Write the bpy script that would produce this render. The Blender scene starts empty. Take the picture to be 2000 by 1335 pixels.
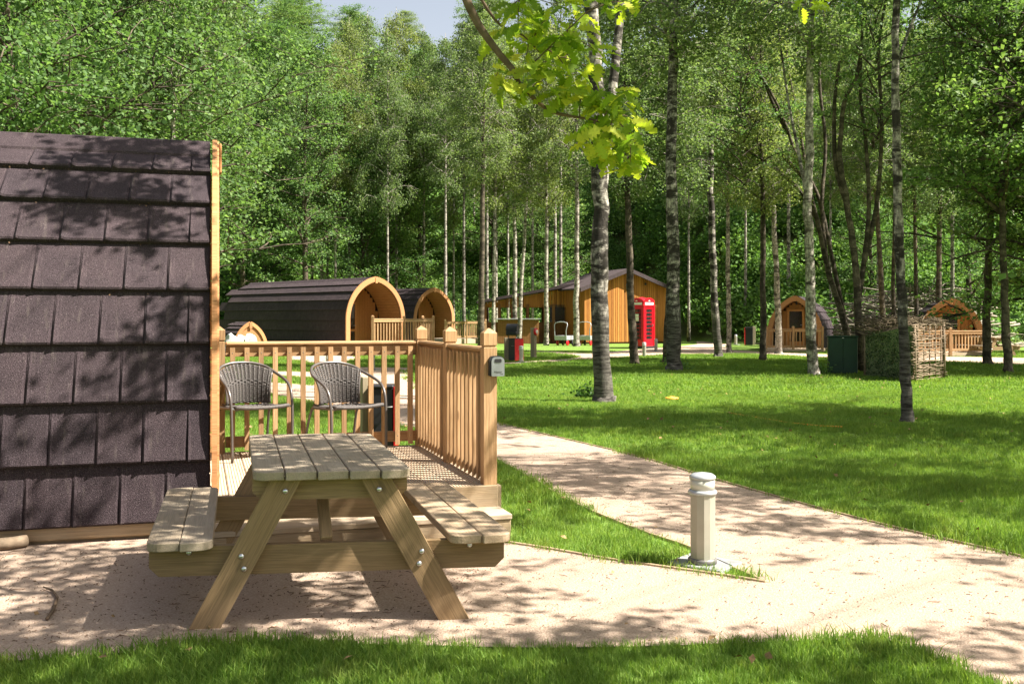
import bpy, bmesh, math, random
import numpy as np
from mathutils import Vector, Matrix
from mathutils.geometry import tessellate_polygon

# ------------------------------------------------------------------ camera, sky, sun, exposure
sc = bpy.context.scene
COL = sc.collection
R = math.radians
F, H, CX, HY = 1944.0, 1.5, 1000.0, 620.0          # survey constants: focal length, eye height, principal column, horizon row

cam = bpy.data.cameras.new('camera')
cam.lens, cam.sensor_width = 35.0, 36.0
cam.shift_y = -47.5 / 2000
cam.clip_start, cam.clip_end = 0.05, 600
cam_o = bpy.data.objects.new('camera', cam)
cam_o.location, cam_o.rotation_euler = (0, 0, H), (R(90), 0, 0)
COL.objects.link(cam_o); sc.camera = cam_o

SUN_DIR = Vector((0.335, -0.07, 0.42)).normalized()          # towards the sun
SUN_EL = math.asin(SUN_DIR.z)
world = bpy.data.worlds.new('World'); sc.world = world; world.use_nodes = True
wn = world.node_tree
sky = wn.nodes.new('ShaderNodeTexSky'); sky.sky_type = 'NISHITA'; sky.sun_disc = False
sky.sun_elevation = SUN_EL
sky.sun_rotation = math.atan2(SUN_DIR.x, SUN_DIR.y)
sky.dust_density = 2.0
hs = wn.nodes.new('ShaderNodeHueSaturation'); hs.inputs['Saturation'].default_value = 0.62; hs.inputs['Value'].default_value = 1.1     # thin bright cloud takes the blue out of the sky
wn.links.new(sky.outputs[0], hs.inputs['Color'])
tint = wn.nodes.new('ShaderNodeMix'); tint.data_type = 'RGBA'; tint.blend_type = 'MULTIPLY'; tint.inputs[0].default_value = 1.0; tint.inputs[7].default_value = (1.06, 1.0, .93, 1)
wn.links.new(hs.outputs[0], tint.inputs[6])
wn.links.new(tint.outputs[2], wn.nodes['Background'].inputs[0])
wn.nodes['Background'].inputs[1].default_value = 0.055
sun = bpy.data.lights.new('sun', 'SUN'); sun.energy = 5.0; sun.angle = R(0.53); sun.color = (1, .95, .86)
sun_o = bpy.data.objects.new('sun', sun); COL.objects.link(sun_o)
sun_o.rotation_euler = SUN_DIR.to_track_quat('Z', 'Y').to_euler(); sun_o.location = (20, -5, 30)

sc.view_settings.view_transform = 'Standard'; sc.view_settings.look = 'None'
sc.view_settings.exposure = 1.85; sc.view_settings.gamma = 1.0
try: sc.view_settings.use_curve_mapping = False
except Exception: pass
sc.render.engine = 'CYCLES'
cy = sc.cycles
cy.max_bounces = 6; cy.diffuse_bounces = 4; cy.glossy_bounces = 2; cy.transmission_bounces = 4; cy.transparent_max_bounces = 6
cy.use_denoising = True
try: cy.denoiser = 'OPENIMAGEDENOISE'; cy.denoising_prefilter = 'ACCURATE'
except Exception: pass
cy.caustics_reflective = cy.caustics_refractive = False
cy.sample_clamp_indirect = 4.0

# ------------------------------------------------------------------ helpers
rnd = random.Random(7)
def gp(px, py, z=0.0):
    Y = F * (H - z) / (py - HY); return Vector(((px - CX) * Y / F, Y, z))
def at(px, py, Y): return Vector(((px - CX) * Y / F, Y, H - (py - HY) * Y / F))

WM = {}
def wm(o): return WM.get(o.name, Matrix.Identity(4))
def tag(o, label=None, cat=None, group=None, kind=None):
    if label: o['label'] = label
    if cat: o['category'] = cat
    if group: o['group'] = group
    if kind: o['kind'] = kind
    return o
def link(name, data, parent=None, M=None):
    """M is a world matrix"""
    o = bpy.data.objects.new(name, data); COL.objects.link(o)
    M = M.copy() if M is not None else (wm(parent).copy() if parent else Matrix.Identity(4))
    WM[o.name] = M
    if parent:
        o.parent = parent; o.matrix_basis = wm(parent).inverted() @ M
    else: o.matrix_basis = M
    return o
def thing(name, label, cat, loc=(0, 0, 0), yaw=0.0, group=None):
    return tag(link(name, None, None, Matrix.Translation(loc) @ Matrix.Rotation(yaw, 4, 'Z')), label, cat, group)
def copy_tree(o, M, label=None):
    """copy a thing, its parts and sub-parts; M new world matrix"""
    c = o.copy(); COL.objects.link(c); c.matrix_basis = M; WM[c.name] = M.copy()
    if label: c['label'] = label
    def rec(src, dst):
        for ch in src.children:
            k = ch.copy(); COL.objects.link(k); k.parent = dst; rec(ch, k)
    rec(o, c)
    return c
def np_mesh(name, V, Fq, mat=None, smooth=False):
    V = np.asarray(V, np.float32); Fq = np.asarray(Fq, np.int32); k = Fq.shape[1]; n = len(Fq)
    me = bpy.data.meshes.new(name)
    me.vertices.add(len(V)); me.vertices.foreach_set('co', V.ravel())
    me.loops.add(n * k); me.loops.foreach_set('vertex_index', Fq.ravel())
    me.polygons.add(n); me.polygons.foreach_set('loop_start', np.arange(0, n * k, k, dtype=np.int32))
    me.polygons.foreach_set('loop_total', np.full(n, k, np.int32))
    if smooth: me.polygons.foreach_set('use_smooth', np.ones(n, bool))
    me.update(calc_edges=True)
    if mat: me.materials.append(mat)
    return me

def leaf_mesh(name, C, size, rng, mat, up=.6, asp=.36, fold=.12):
    """one folded leaf face (two triangles) per centre"""
    N = len(C); n = rng.normal(size=(N, 3)); n[:, 2] += up; n /= np.linalg.norm(n, axis=1)[:, None]
    t = rng.normal(size=(N, 3)); t -= n * (t * n).sum(1)[:, None]; t /= np.linalg.norm(t, axis=1)[:, None]
    b = np.cross(n, t); s = (size * rng.uniform(.65, 1.25, N))[:, None]
    V = np.stack([C - t * s * .5, C + b * s * asp + n * s * fold, C + t * s * .5, C - b * s * asp + n * s * fold], 1).reshape(-1, 3)
    Fq = np.arange(4 * N).reshape(N, 4)
    return np_mesh(name, V, Fq, mat)

class MB:
    """collects shapes into one mesh"""
    def __init__(s): s.v = []; s.f = []; s.sm = []
    def add(s, V, Fs, M=None, smooth=False):
        o = len(s.v)
        for p in V:
            p = Vector(p); s.v.append(M @ p if M is not None else p)
        for f in Fs: s.f.append([i + o for i in f]); s.sm.append(smooth)
        return s
    def box(s, c, d, M=None, b=0.0):
        c = Vector(c); x, y, z = [q / 2 for q in d]
        if b <= 0:
            V = [c + Vector((i * x, j * y, k * z)) for i in (-1, 1) for j in (-1, 1) for k in (-1, 1)]
            Fs = [(0, 1, 3, 2), (4, 6, 7, 5), (0, 4, 5, 1), (2, 3, 7, 6), (0, 2, 6, 4), (1, 5, 7, 3)]
            return s.add(V, Fs, M)
        b = min(b, x * .9, y * .9, z * .9); V = []; idx = {}
        for i in (-1, 1):
            for j in (-1, 1):
                for k in (-1, 1):
                    for ax in range(3):
                        p = [i * x, j * y, k * z]
                        for a in range(3):
                            if a != ax: p[a] -= (i, j, k)[a] * b
                        idx[i, j, k, ax] = len(V); V.append(c + Vector(p))
        Fs = []
        for ax in range(3):
            o1, o2 = [a for a in range(3) if a != ax]
            for sgn in (-1, 1):
                q = []
                for (p, r) in ((-1, -1), (1, -1), (1, 1), (-1, 1)):
                    t = [0, 0, 0]; t[ax] = sgn; t[o1] = p; t[o2] = r; q.append(idx[t[0], t[1], t[2], ax])
                flip = (sgn > 0) != (ax == 1)
                Fs.append(q if flip else q[::-1])
        for ax in range(3):
            o1, o2 = [a for a in range(3) if a != ax]
            for p in (-1, 1):
                for r in (-1, 1):
                    t0 = [0, 0, 0]; t1 = [0, 0, 0]
                    t0[ax] = -1; t1[ax] = 1
                    for t in (t0, t1): t[o1] = p; t[o2] = r
                    q = [idx[(*t0, o1)], idx[(*t1, o1)], idx[(*t1, o2)], idx[(*t0, o2)]]
                    Fs.append(q if (p * r > 0) == (ax != 1) else q[::-1])
        for i in (-1, 1):
            for j in (-1, 1):
                for k in (-1, 1):
                    q = [idx[i, j, k, a] for a in range(3)]
                    Fs.append(q if i * j * k > 0 else q[::-1])
        return s.add(V, Fs, M)
    def tube(s, pts, rad, n=8, M=None, smooth=True, cap=True):
        pts = [Vector(p) for p in pts]
        if not hasattr(rad, '__len__'): rad = [rad] * len(pts)
        V = []; Fs = []; ref = None
        for i, p in enumerate(pts):
            d = (pts[min(i + 1, len(pts) - 1)] - pts[max(i - 1, 0)]).normalized()
            if ref is None:
                ref = Vector((1, 0, 0)) if abs(d.x) < .9 else Vector((0, 1, 0))
            a = (ref - d * ref.dot(d)).normalized(); ref = a; b = d.cross(a)
            for k in range(n):
                t = 2 * math.pi * k / n; V.append(p + (a * math.cos(t) + b * math.sin(t)) * rad[i])
        for i in range(len(pts) - 1):
            for k in range(n):
                k2 = (k + 1) % n; Fs.append((i * n + k, i * n + k2, (i + 1) * n + k2, (i + 1) * n + k))
        if cap: Fs.append(tuple(range(n))[::-1]); Fs.append(tuple((len(pts) - 1) * n + k for k in range(n)))
        return s.add(V, Fs, M, smooth)
    def lathe(s, prof, n=20, M=None, smooth=True):
        V = []; Fs = []
        for r, z in prof:
            for k in range(n):
                t = 2 * math.pi * (k + .5) / n; V.append((r * math.cos(t), r * math.sin(t), z))
        for i in range(len(prof) - 1):
            for k in range(n):
                k2 = (k + 1) % n; Fs.append((i * n + k, i * n + k2, (i + 1) * n + k2, (i + 1) * n + k))
        Fs.append(tuple(range(n))[::-1]); Fs.append(tuple((len(prof) - 1) * n + k for k in range(n)))
        return s.add(V, Fs, M, smooth)
    def prism(s, poly, t, M=None):
        """polygon in local xy, thickness t along +z"""
        n = len(poly)
        V = [(x, y, 0) for x, y in poly] + [(x, y, t) for x, y in poly]
        Fs = [tuple(range(n))[::-1], tuple(range(n, 2 * n))] + [(i, (i + 1) % n, n + (i + 1) % n, n + i) for i in range(n)]
        return s.add(V, Fs, M)
    def sweep(s, loops, M=None, smooth=False, close=True):
        """list of equal-length loops joined by quads, ends capped"""
        n = len(loops[0]); V = [p for l in loops for p in l]; Fs = []
        for i in range(len(loops) - 1):
            for k in range(n if close else n - 1):
                k2 = (k + 1) % n; Fs.append((i * n + k, i * n + k2, (i + 1) * n + k2, (i + 1) * n + k))
        if close: Fs.append(tuple(range(n))[::-1]); Fs.append(tuple((len(loops) - 1) * n + k for k in range(n)))
        return s.add(V, Fs, M, smooth)
    def mesh(s, name, mat=None):
        me = bpy.data.meshes.new(name); me.from_pydata([tuple(p) for p in s.v], [], s.f)
        me.polygons.foreach_set('use_smooth', s.sm); me.update()
        if mat: me.materials.append(mat)
        return me
    def build(s, name, mat, parent=None, M=None):
        return link(name, s.mesh(name, mat), parent, M)

CACHE = {}
def bar_mesh(L, w, t, mat, b):
    key = ('bar', round(L, 3), round(w, 4), round(t, 4), mat.name, b)
    if key not in CACHE: CACHE[key] = MB().box((0, 0, 0), (L, w, t), None, b).mesh('bar', mat)
    return CACHE[key]
def frame(p0, p1, up):
    x = (p1 - p0).normalized(); z = (up - x * up.dot(x)).normalized(); y = z.cross(x)
    M = Matrix((x, y, z)).transposed().to_4x4(); M.translation = (p0 + p1) / 2
    return M
def bar(name, parent, p0, p1, w, t, mat, up=(0, 0, 1), b=.004):
    """timber: length on local x, width w on local y, thickness t on local z (towards up)"""
    p0, p1 = Vector(p0), Vector(p1)
    return link(name, bar_mesh((p1 - p0).length, w, t, mat, b), parent, frame(p0, p1, Vector(up)))
def rot(a): return Matrix.Rotation(a, 4, 'Z')
def TR(x, y, z, a=0.0): return Matrix.Translation((x, y, z)) @ rot(a)

# ------------------------------------------------------------------ materials
MATS = {}
class NT:
    def __init__(s, name):
        s.m = bpy.data.materials.new(name); s.m.use_nodes = True; s.t = s.m.node_tree
        s.b = s.t.nodes['Principled BSDF']; s.out = s.t.nodes['Material Output']; MATS[name] = s.m
    def n(s, typ, **kw):
        k = s.t.nodes.new(typ)
        for a, v in kw.items(): setattr(k, a, v)
        return k
    def l(s, a, b): s.t.links.new(a, b)
    def coord(s, scale=(1, 1, 1), kind='Object', rnd_off=False):
        c = s.n('ShaderNodeTexCoord'); mp = s.n('ShaderNodeMapping'); mp.inputs['Scale'].default_value = scale
        s.l(c.outputs[kind], mp.inputs['Vector'])
        if rnd_off:
            oi = s.n('ShaderNodeObjectInfo'); mm = s.n('ShaderNodeMath', operation='MULTIPLY'); mm.inputs[1].default_value = 37.0
            s.l(oi.outputs['Random'], mm.inputs[0]); s.l(mm.outputs[0], mp.inputs['Location'])
        return mp.outputs[0]
    def noise(s, vec, scale=5., detail=4., rough=.55, dist=0.):
        k = s.n('ShaderNodeTexNoise'); k.inputs['Scale'].default_value = scale; k.inputs['Detail'].default_value = detail
        k.inputs['Roughness'].default_value = rough; k.inputs['Distortion'].default_value = dist
        if vec is not None: s.l(vec, k.inputs['Vector'])
        return k.outputs['Fac']
    def ramp(s, fac, stops):
        k = s.n('ShaderNodeValToRGB'); e = k.color_ramp.elements
        while len(e) < len(stops): e.new(.5)
        for q, (p, c) in zip(e, stops): q.position = p; q.color = (*c, 1) if len(c) == 3 else c
        s.l(fac, k.inputs[0]); return k.outputs[0]
    def mix(s, fac, a, b, mode='MIX'):
        k = s.n('ShaderNodeMix', data_type='RGBA', blend_type=mode)
        for i, v in ((0, fac), (6, a), (7, b)):
            if hasattr(v, 'node'): s.l(v, k.inputs[i])
            elif i == 0: k.inputs[0].default_value = v
            else: k.inputs[i].default_value = (*v, 1)
        return k.outputs[2]
    def bump(s, h, strength=.3, dist=.01):
        k = s.n('ShaderNodeBump'); k.inputs['Strength'].default_value = strength; k.inputs['Distance'].default_value = dist
        s.l(h, k.inputs['Height']); s.l(k.outputs[0], s.b.inputs['Normal'])
    def base(s, c, rough=.7, metal=0., spec=.3):
        if hasattr(c, 'node'): s.l(c, s.b.inputs['Base Color'])
        else: s.b.inputs['Base Color'].default_value = (*c, 1)
        s.b.inputs['Roughness'].default_value = rough; s.b.inputs['Metallic'].default_value = metal
        s.b.inputs['Specular IOR Level'].default_value = spec
        return s
    def translucent(s, c, fac):
        tr = s.n('ShaderNodeBsdfTranslucent'); mx = s.n('ShaderNodeMixShader'); mx.inputs[0].default_value = fac
        if hasattr(c, 'node'): s.l(c, tr.inputs[0])
        else: tr.inputs[0].default_value = (*c, 1)
        s.l(s.b.outputs[0], mx.inputs[1]); s.l(tr.outputs[0], mx.inputs[2]); s.l(mx.outputs[0], s.out.inputs[0])

def plain(name, c, rough=.6, metal=0., spec=.4, var=.15, scale=6., bump=0.):
    t = NT(name); v = t.coord(); f = t.noise(v, scale, 5)
    col = t.ramp(f, [(.3, tuple(q * (1 - var) for q in c)), (.7, tuple(min(1, q * (1 + var)) for q in c))])
    t.base(col, rough, metal, spec)
    if bump: t.bump(t.noise(v, scale * 12, 3), bump, .004)
    return t.m
def wood(name, dark, light, weather=None, wfac=.0, rough=.75, knots=True):
    t = NT(name)
    v = t.coord((1.2, 14, 14), rnd_off=True)
    g = t.noise(v, 2.2, 5, .6, .6)
    fine = t.noise(t.coord((5, 160, 160), rnd_off=True), 1.0, 3, .6)
    col = t.ramp(g, [(.32, dark), (.5, tuple((a + b) / 2 for a, b in zip(dark, light))), (.68, light)])
    col = t.mix(.48, col, t.ramp(fine, [(.36, tuple(q * .5 for q in dark)), (.62, light)]))
    oi = t.n('ShaderNodeObjectInfo')
    col = t.mix(1.0, col, t.ramp(oi.outputs['Random'], [(0, (.70, .67, .62)), (1, (1.14, 1.12, 1.1))]), 'MULTIPLY')
    if knots:
        vo = t.n('ShaderNodeTexVoronoi'); vo.inputs['Scale'].default_value = 1.0
        t.l(t.coord((2.6, 9, 9), rnd_off=True), vo.inputs['Vector'])
        col = t.mix(t.ramp(vo.outputs['Distance'], [(.07, (.75, .75, .75)), (.13, (0, 0, 0))]), col, tuple(q * .45 for q in dark))
    if weather:
        w = t.noise(t.coord((1, 3, 3), rnd_off=True), 3.0, 4)
        col = t.mix(t.ramp(w, [(.3, (wfac * .5,) * 3), (.65, (min(1, wfac * 1.3),) * 3)]), col, weather)
    t.base(col, rough, 0, .25); t.bump(fine, .5, .004)
    return t.m

M_DECK = wood('treated_softwood', (.355, .205, .092), (.52, .335, .18))
M_DECKFLOOR = wood('deck_floor_board', (.40, .28, .17), (.58, .45, .31), (.44, .38, .31), .35)
M_TABLE = wood('picnic_timber', (.20, .125, .055), (.34, .225, .115), (.25, .18, .105), .3)
M_BENCH = wood('sunny_bench_board', (.34, .225, .125), (.50, .365, .235), (.42, .34, .26), .3)  # right-hand bench: sunlight put into a paler board colour
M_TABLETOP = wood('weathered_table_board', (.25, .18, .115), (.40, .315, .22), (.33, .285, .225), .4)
M_SLEEPER = wood('rough_sleeper', (.26, .17, .085), (.43, .31, .18), (.38, .31, .22), .4)
M_CEDAR = wood('cedar_trim', (.40, .18, .068), (.54, .28, .125), knots=False)
M_CEDARDARK = wood('cedar_board', (.36, .155, .045), (.56, .27, .09))
M_OLDPOST = wood('weathered_post', (.22, .16, .085), (.36, .28, .17), (.28, .25, .18), .5)

def mat_cladding():
    t = NT('cedar_cladding')
    c = t.n('ShaderNodeTexCoord'); sp = t.n('ShaderNodeSeparateXYZ'); t.l(c.outputs['Object'], sp.inputs[0])
    d = t.n('ShaderNodeMath', operation='DIVIDE'); d.inputs[1].default_value = .14; t.l(sp.outputs[0], d.inputs[0])
    fl = t.n('ShaderNodeMath', operation='FLOOR'); t.l(d.outputs[0], fl.inputs[0])
    wnz = t.n('ShaderNodeTexWhiteNoise', noise_dimensions='1D'); t.l(fl.outputs[0], wnz.inputs['W'])
    col = t.ramp(wnz.outputs['Value'], [(0, (.15, .05, .010)), (.3, (.33, .125, .024)), (.6, (.43, .175, .036)), (1, (.56, .26, .065))])
    g = t.noise(t.coord((14, 14, 1.0)), 2, 5)
    col = t.mix(.45, col, t.ramp(g, [(.3, (.24, .09, .022)), (.7, (.50, .23, .06))]))
    t.base(col, .75, 0, .2); return t.m
M_CLAD = mat_cladding()
M_GAPSHADE = plain('shadow_gap_lining', (.05, .025, .012), .9, 0, .1)  # near-black sheet, shade between the gable boards put into its colour
M_CLADDARK = wood('brown_shed_board', (.16, .07, .025), (.28, .13, .05), knots=False)

def mat_roof(name='granule_roof_tile', k=1.0):
    t = NT(name); v = t.coord(rnd_off=True)
    f = t.noise(v, 190, 2, .7); big = t.noise(v, 5, 4)
    col = t.ramp(f, [(.34, (.012 * k, .009 * k, .009 * k)), (.52, (.060 * k, .042 * k, .049 * k)), (.64, (.095 * k, .070 * k, .079 * k)), (.76, (.30 * k, .27 * k, .27 * k))])
    col = t.mix(1.0, col, t.ramp(big, [(.3, (.8, .78, .78)), (.7, (1.15, 1.12, 1.1))]), 'MULTIPLY')
    oi = t.n('ShaderNodeObjectInfo'); col = t.mix(1.0, col, t.ramp(oi.outputs['Random'], [(0, (.88, .88, .9)), (1, (1.1, 1.07, 1.05))]), 'MULTIPLY')
    # dust and splash marks
    d = t.noise(t.coord((9, 1.5, 1), rnd_off=True), 2.5, 5)
    col = t.mix(t.ramp(d, [(.58, (0, 0, 0)), (.75, (.22, .22, .22))]), col, (.20, .165, .14))
    t.base(col, .88, 0, .25); t.bump(f, 1.0, .006); return t.m
M_ROOF = mat_roof(k=.68)

def mat_gravel():
    t = NT('pink_gravel'); v = t.coord()
    f = t.noise(v, 95, 3, .7); g = t.noise(v, 1.1, 5); m = t.noise(v, 9, 4)
    vo = t.n('ShaderNodeTexVoronoi'); vo.inputs['Scale'].default_value = 130; t.l(v, vo.inputs['Vector'])
    col = t.ramp(f, [(.3, (.21, .135, .09)), (.48, (.43, .32, .235)), (.7, (.54, .43, .335))])
    col = t.mix(.3, col, t.ramp(vo.outputs['Color'], [(.1, (.27, .18, .125)), (.9, (.56, .45, .37))]))
    col = t.mix(t.ramp(g, [(.42, (0, 0, 0)), (.66, (.38, .38, .38))]), col, (.47, .33, .25))
    col = t.mix(t.ramp(m, [(.6, (0, 0, 0)), (.74, (.4, .4, .4))]), col, (.36, .25, .18))
    sp = t.noise(v, 38, 2, .5)
    col = t.mix(t.ramp(sp, [(.70, (0, 0, 0)), (.76, (.6, .6, .6))]), col, (.16, .10, .07))
    t.base(col, .95, 0, .1); t.bump(t.mix(.35, f, t.noise(v, 6, 3)), .9, .03); return t.m
M_GRAVEL = mat_gravel()

def mat_lawn():
    t = NT('lawn_turf'); v = t.coord()
    a = t.noise(v, .35, 5); b = t.noise(t.coord((1, .55, 1)), 40, 3, .7); m = t.noise(v, 3.2, 4)
    col = t.ramp(b, [(.3, (.04, .08, .014)), (.5, (.125, .21, .036)), (.72, (.22, .31, .07))])
    col = t.mix(t.ramp(a, [(.42, (0, 0, 0)), (.7, (.5, .5, .5))]), col, (.15, .22, .04))
    col = t.mix(t.ramp(m, [(.55, (0, 0, 0)), (.75, (.3, .3, .3))]), col, (.19, .17, .06))
    # leaf mould and bare earth on the wooded bank (higher ground)
    g = t.n('ShaderNodeNewGeometry'); sp = t.n('ShaderNodeSeparateXYZ'); t.l(g.outputs['Position'], sp.inputs[0])
    col = t.mix(t.ramp(sp.outputs[2], [(.02, (0, 0, 0)), (.35, (.85, .85, .85))]), col, t.ramp(b, [(.35, (.03, .035, .012)), (.65, (.075, .07, .03))]))
    t.base(col, .9, 0, .1); t.bump(b, .8, .03); return t.m
M_LAWN = mat_lawn()

def mat_leaf(name, dark, mid, light, trans=.42, scale=.5):
    t = NT(name)
    gi = t.n('ShaderNodeNewGeometry'); n1 = t.noise(t.coord(), scale, 3)
    oi0 = t.n('ShaderNodeObjectInfo')
    col = t.ramp(oi0.outputs['Random'] if name == 'hanging_oak_leaf' else gi.outputs['Random Per Island'], [(0, dark), (.5, mid), (1, light)])
    col = t.mix(t.ramp(n1, [(.35, (0, 0, 0)), (.65, (.55, .55, .55))]), col, mid)
    if name == 'grass_blade':
        pn = t.noise(gi.outputs['Position'], .55, 4); p2 = t.noise(gi.outputs['Position'], 2.4, 4)
        col = t.mix(t.ramp(pn, [(.40, (0, 0, 0)), (.66, (.5, .5, .5))]), col, (.19, .28, .045))
        col = t.mix(t.ramp(p2, [(.56, (0, 0, 0)), (.74, (.4, .4, .4))]), col, (.24, .22, .07))
    oi = t.n('ShaderNodeObjectInfo')
    col = t.mix(1.0, col, t.ramp(oi.outputs['Random'], [(0, (.82, .9, .85)), (.5, (1, 1, 1)), (1, (1.2, 1.08, .9))]), 'MULTIPLY')
    t.base(col, .6, 0, .2)
    t.translucent(t.mix(1.0, col, (1.2, 1.28, .68), 'MULTIPLY'), trans)
    return t.m
M_LBIRCH = mat_leaf('birch_leaf', (.08, .12, .045), (.155, .215, .085), (.28, .34, .15), .48)
M_LBROAD = mat_leaf('broad_leaf', (.05, .10, .032), (.115, .20, .065), (.22, .315, .12), .48)
M_LDARK = mat_leaf('dark_leaf', (.025, .06, .014), (.05, .105, .022), (.09, .16, .035))  # darker green leaf for the little shrub
M_LOAK = mat_leaf('oak_leaf', (.13, .21, .022), (.24, .33, .035), (.34, .42, .06), .55, 3.)
M_LHANG = mat_leaf('hanging_oak_leaf', (.11, .19, .018), (.27, .37, .03), (.42, .48, .06), .55, 9.)
M_LBUSH = mat_leaf('bush_leaf', (.06, .12, .03), (.13, .24, .06), (.23, .36, .11), .38)
M_BLADE = mat_leaf('grass_blade', (.065, .135, .02), (.175, .29, .05), (.31, .40, .11), .45, 1.2)

def mat_bark(name, white, dark, bias, lenticel=True, foot=False):
    t = NT(name); v = t.coord((2.2, 2.2, 4.6)); v2 = t.coord((3, 3, 20)); v3 = t.coord((9, 9, 4))
    band = t.noise(v, 1.1, 5, .65, .5); fine = t.noise(v2, 1.2, 4, .7); rg = t.noise(v3, 2.2, 5, .65)
    grey = tuple((w * .55 + d * .45) for w, d in zip(white, dark))
    col = t.ramp(band, [(bias - .07, dark), (bias, grey), (bias + .06, white)])
    if lenticel: col = t.mix(t.ramp(fine, [(.30, (.9, .9, .9)), (.43, (0, 0, 0))]), col, dark)
    col = t.mix(t.ramp(rg, [(.42, (0, 0, 0)), (.6, (.8, .8, .8))]), col, tuple(d * 1.8 for d in dark))
    if foot:       # old fissured bark at the foot of the stem
        g = t.n('ShaderNodeSeparateXYZ'); c = t.n('ShaderNodeTexCoord'); t.l(c.outputs['Object'], g.inputs[0])
        am = t.n('ShaderNodeMath', operation='MULTIPLY_ADD'); am.inputs[1].default_value = -2.4; t.l(rg, am.inputs[0]); t.l(g.outputs[2], am.inputs[2])
        col = t.mix(t.ramp(am.outputs[0], [(0.0, (.85, .85, .85)), (1.0, (0, 0, 0))]), col, t.ramp(fine, [(.4, dark), (.65, tuple(q * .34 for q in white))]))
    t.base(col, .9, 0, .15); t.bump(t.mix(.5, fine, rg), .9, .025); return t.m
M_BIRCH = mat_bark('birch_bark', (.42, .38, .32), (.026, .022, .018), .53, foot=True)
M_BIRCHPALE = mat_bark('pale_birch_bark', (.44, .395, .33), (.045, .038, .03), .47)
M_BARK = mat_bark('dark_bark', (.15, .12, .085), (.035, .028, .02), .52, False)
M_TWIG = plain('twig_bark', (.13, .09, .06), .9, 0, .1, .3, 20)

M_WICKER = plain('grey_wicker', (.085, .074, .068), .6, 0, .3, .35, 90, .4)
M_TUBE = plain('taupe_tube', (.105, .09, .082), .35, .35, .5, .08, 8)
M_ALU = plain('pale_bollard_paint', (.37, .35, .29), .42, .35, .5, .06, 9)
M_GREYMETAL = plain('galvanised_steel', (.40, .41, .42), .4, .3, .5, .12, 20)
M_DARKMETAL = plain('dark_collar_metal', (.16, .15, .14), .5, .4, .4, .2, 20)
M_LENS = plain('frosted_lens', (.48, .47, .40), .25, 0, .5, .04, 12)
M_RED = plain('red_gloss_paint', (.62, .008, .018), .28, 0, .5, .1, 3)
M_BLACK = plain('black_plastic', (.016, .016, .018), .5, 0, .4, .2, 10)
M_GREENCAB = plain('dark_green_cabinet', (.008, .038, .020), .45, 0, .4, .12, 4)
M_WHITE = plain('cream_panel', (.80, .76, .64), .5, 0, .4, .05, 8)
M_SILVER = plain('silver_plastic', (.25, .26, .275), .32, .5, .5, .06, 9)
M_BOLT = plain('zinc_bolt', (.62, .63, .65), .28, .9, .5, .1, 30)
M_STONE = plain('grey_stone', (.42, .42, .43), .9, 0, .2, .35, 5, .5)
M_CONC = plain('concrete', (.24, .24, .235), .9, 0, .2, .18, 14, .4)
M_ORANGE = plain('orange_plastic', (.85, .32, .03), .5, 0, .4, .1, 9)
M_STICK = plain('dry_stick', (.19, .14, .095), .9, 0, .15, .35, 14, .3)
M_DEADWOOD = plain('bleached_branch', (.26, .22, .175), .9, 0, .15, .35, 14, .3)
M_THATCH = plain('brush_thatch', (.13, .10, .065), .95, 0, .1, .5, 22, .4)
M_DRAIN = plain('slate_roof', (.055, .04, .042), .8, 0, .25, .25, 7)
M_DEADLEAF = plain('dead_leaf', (.24, .15, .07), .8, 0, .15, .5, 25)
M_PEBBLE = plain('grit_stone', (.42, .31, .235), .9, 0, .15, .5, 40)
M_LITTER = plain('leaf_litter', (.14, .085, .05), .95, 0, .1, .5, 30)
def mat_glass():
    t = NT('dark_glass'); t.base((.025, .03, .03), .06, 0, .6)
    tr = t.n('ShaderNodeBsdfTransparent'); mx = t.n('ShaderNodeMixShader'); mx.inputs[0].default_value = .5; t.l(t.b.outputs[0], mx.inputs[1]); t.l(tr.outputs[0], mx.inputs[2]); t.l(mx.outputs[0], t.out.inputs[0])
    return t.m
M_GLASS = mat_glass()
def mat_camo():
    t = NT('camouflage_net'); v = t.coord(); a = t.noise(v, 26, 3, .6); b = t.noise(v, 30, 2)
    col = t.ramp(a, [(.38, (.025, .05, .022)), (.46, (.07, .12, .05)), (.54, (.24, .24, .13)), (.63, (.05, .09, .05))])
    t.base(col, .9, 0, .1); t.bump(b, .8, .03); return t.m
M_CAMO = mat_camo()

# ------------------------------------------------------------------ terrain and ground sheets
def sstep(a, b, x): t = np.clip((x - a) / (b - a), 0, 1); return t * t * (3 - 2 * t)
def hill(x, y):
    x = np.asarray(x, float); y = np.asarray(y, float)
    y0 = 72 - 16 * sstep(-12, -24, x) - 19 * sstep(9, 16, x)
    d = np.maximum(0, y - y0)
    z = 0.62 * d * d / (d + 4) * (1 + .10 * np.sin(x * .21 + y * .13))
    return np.minimum(z, 26 + .12 * d)
gx = np.concatenate([np.arange(-160, -40, 8), np.arange(-40, 56, 2.), np.arange(56, 165, 8)])
gy = np.concatenate([np.arange(-60, -10, 10), np.arange(-10, 40, 5.), np.arange(40, 110, 2.), np.arange(110, 240, 10)])
X, Y = np.meshgrid(gx, gy); nx, ny = len(gx), len(gy)
V = np.stack([X.ravel(), Y.ravel(), hill(X, Y).ravel()], 1)
ii = (np.arange(ny - 1)[:, None] * nx + np.arange(nx - 1)[None]).ravel()
tag(link('ground', np_mesh('ground', V, np.stack([ii, ii + 1, ii + nx + 1, ii + nx], 1), M_LAWN, True)), 'mown lawn running back to a wooded bank', kind='structure')

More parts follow.
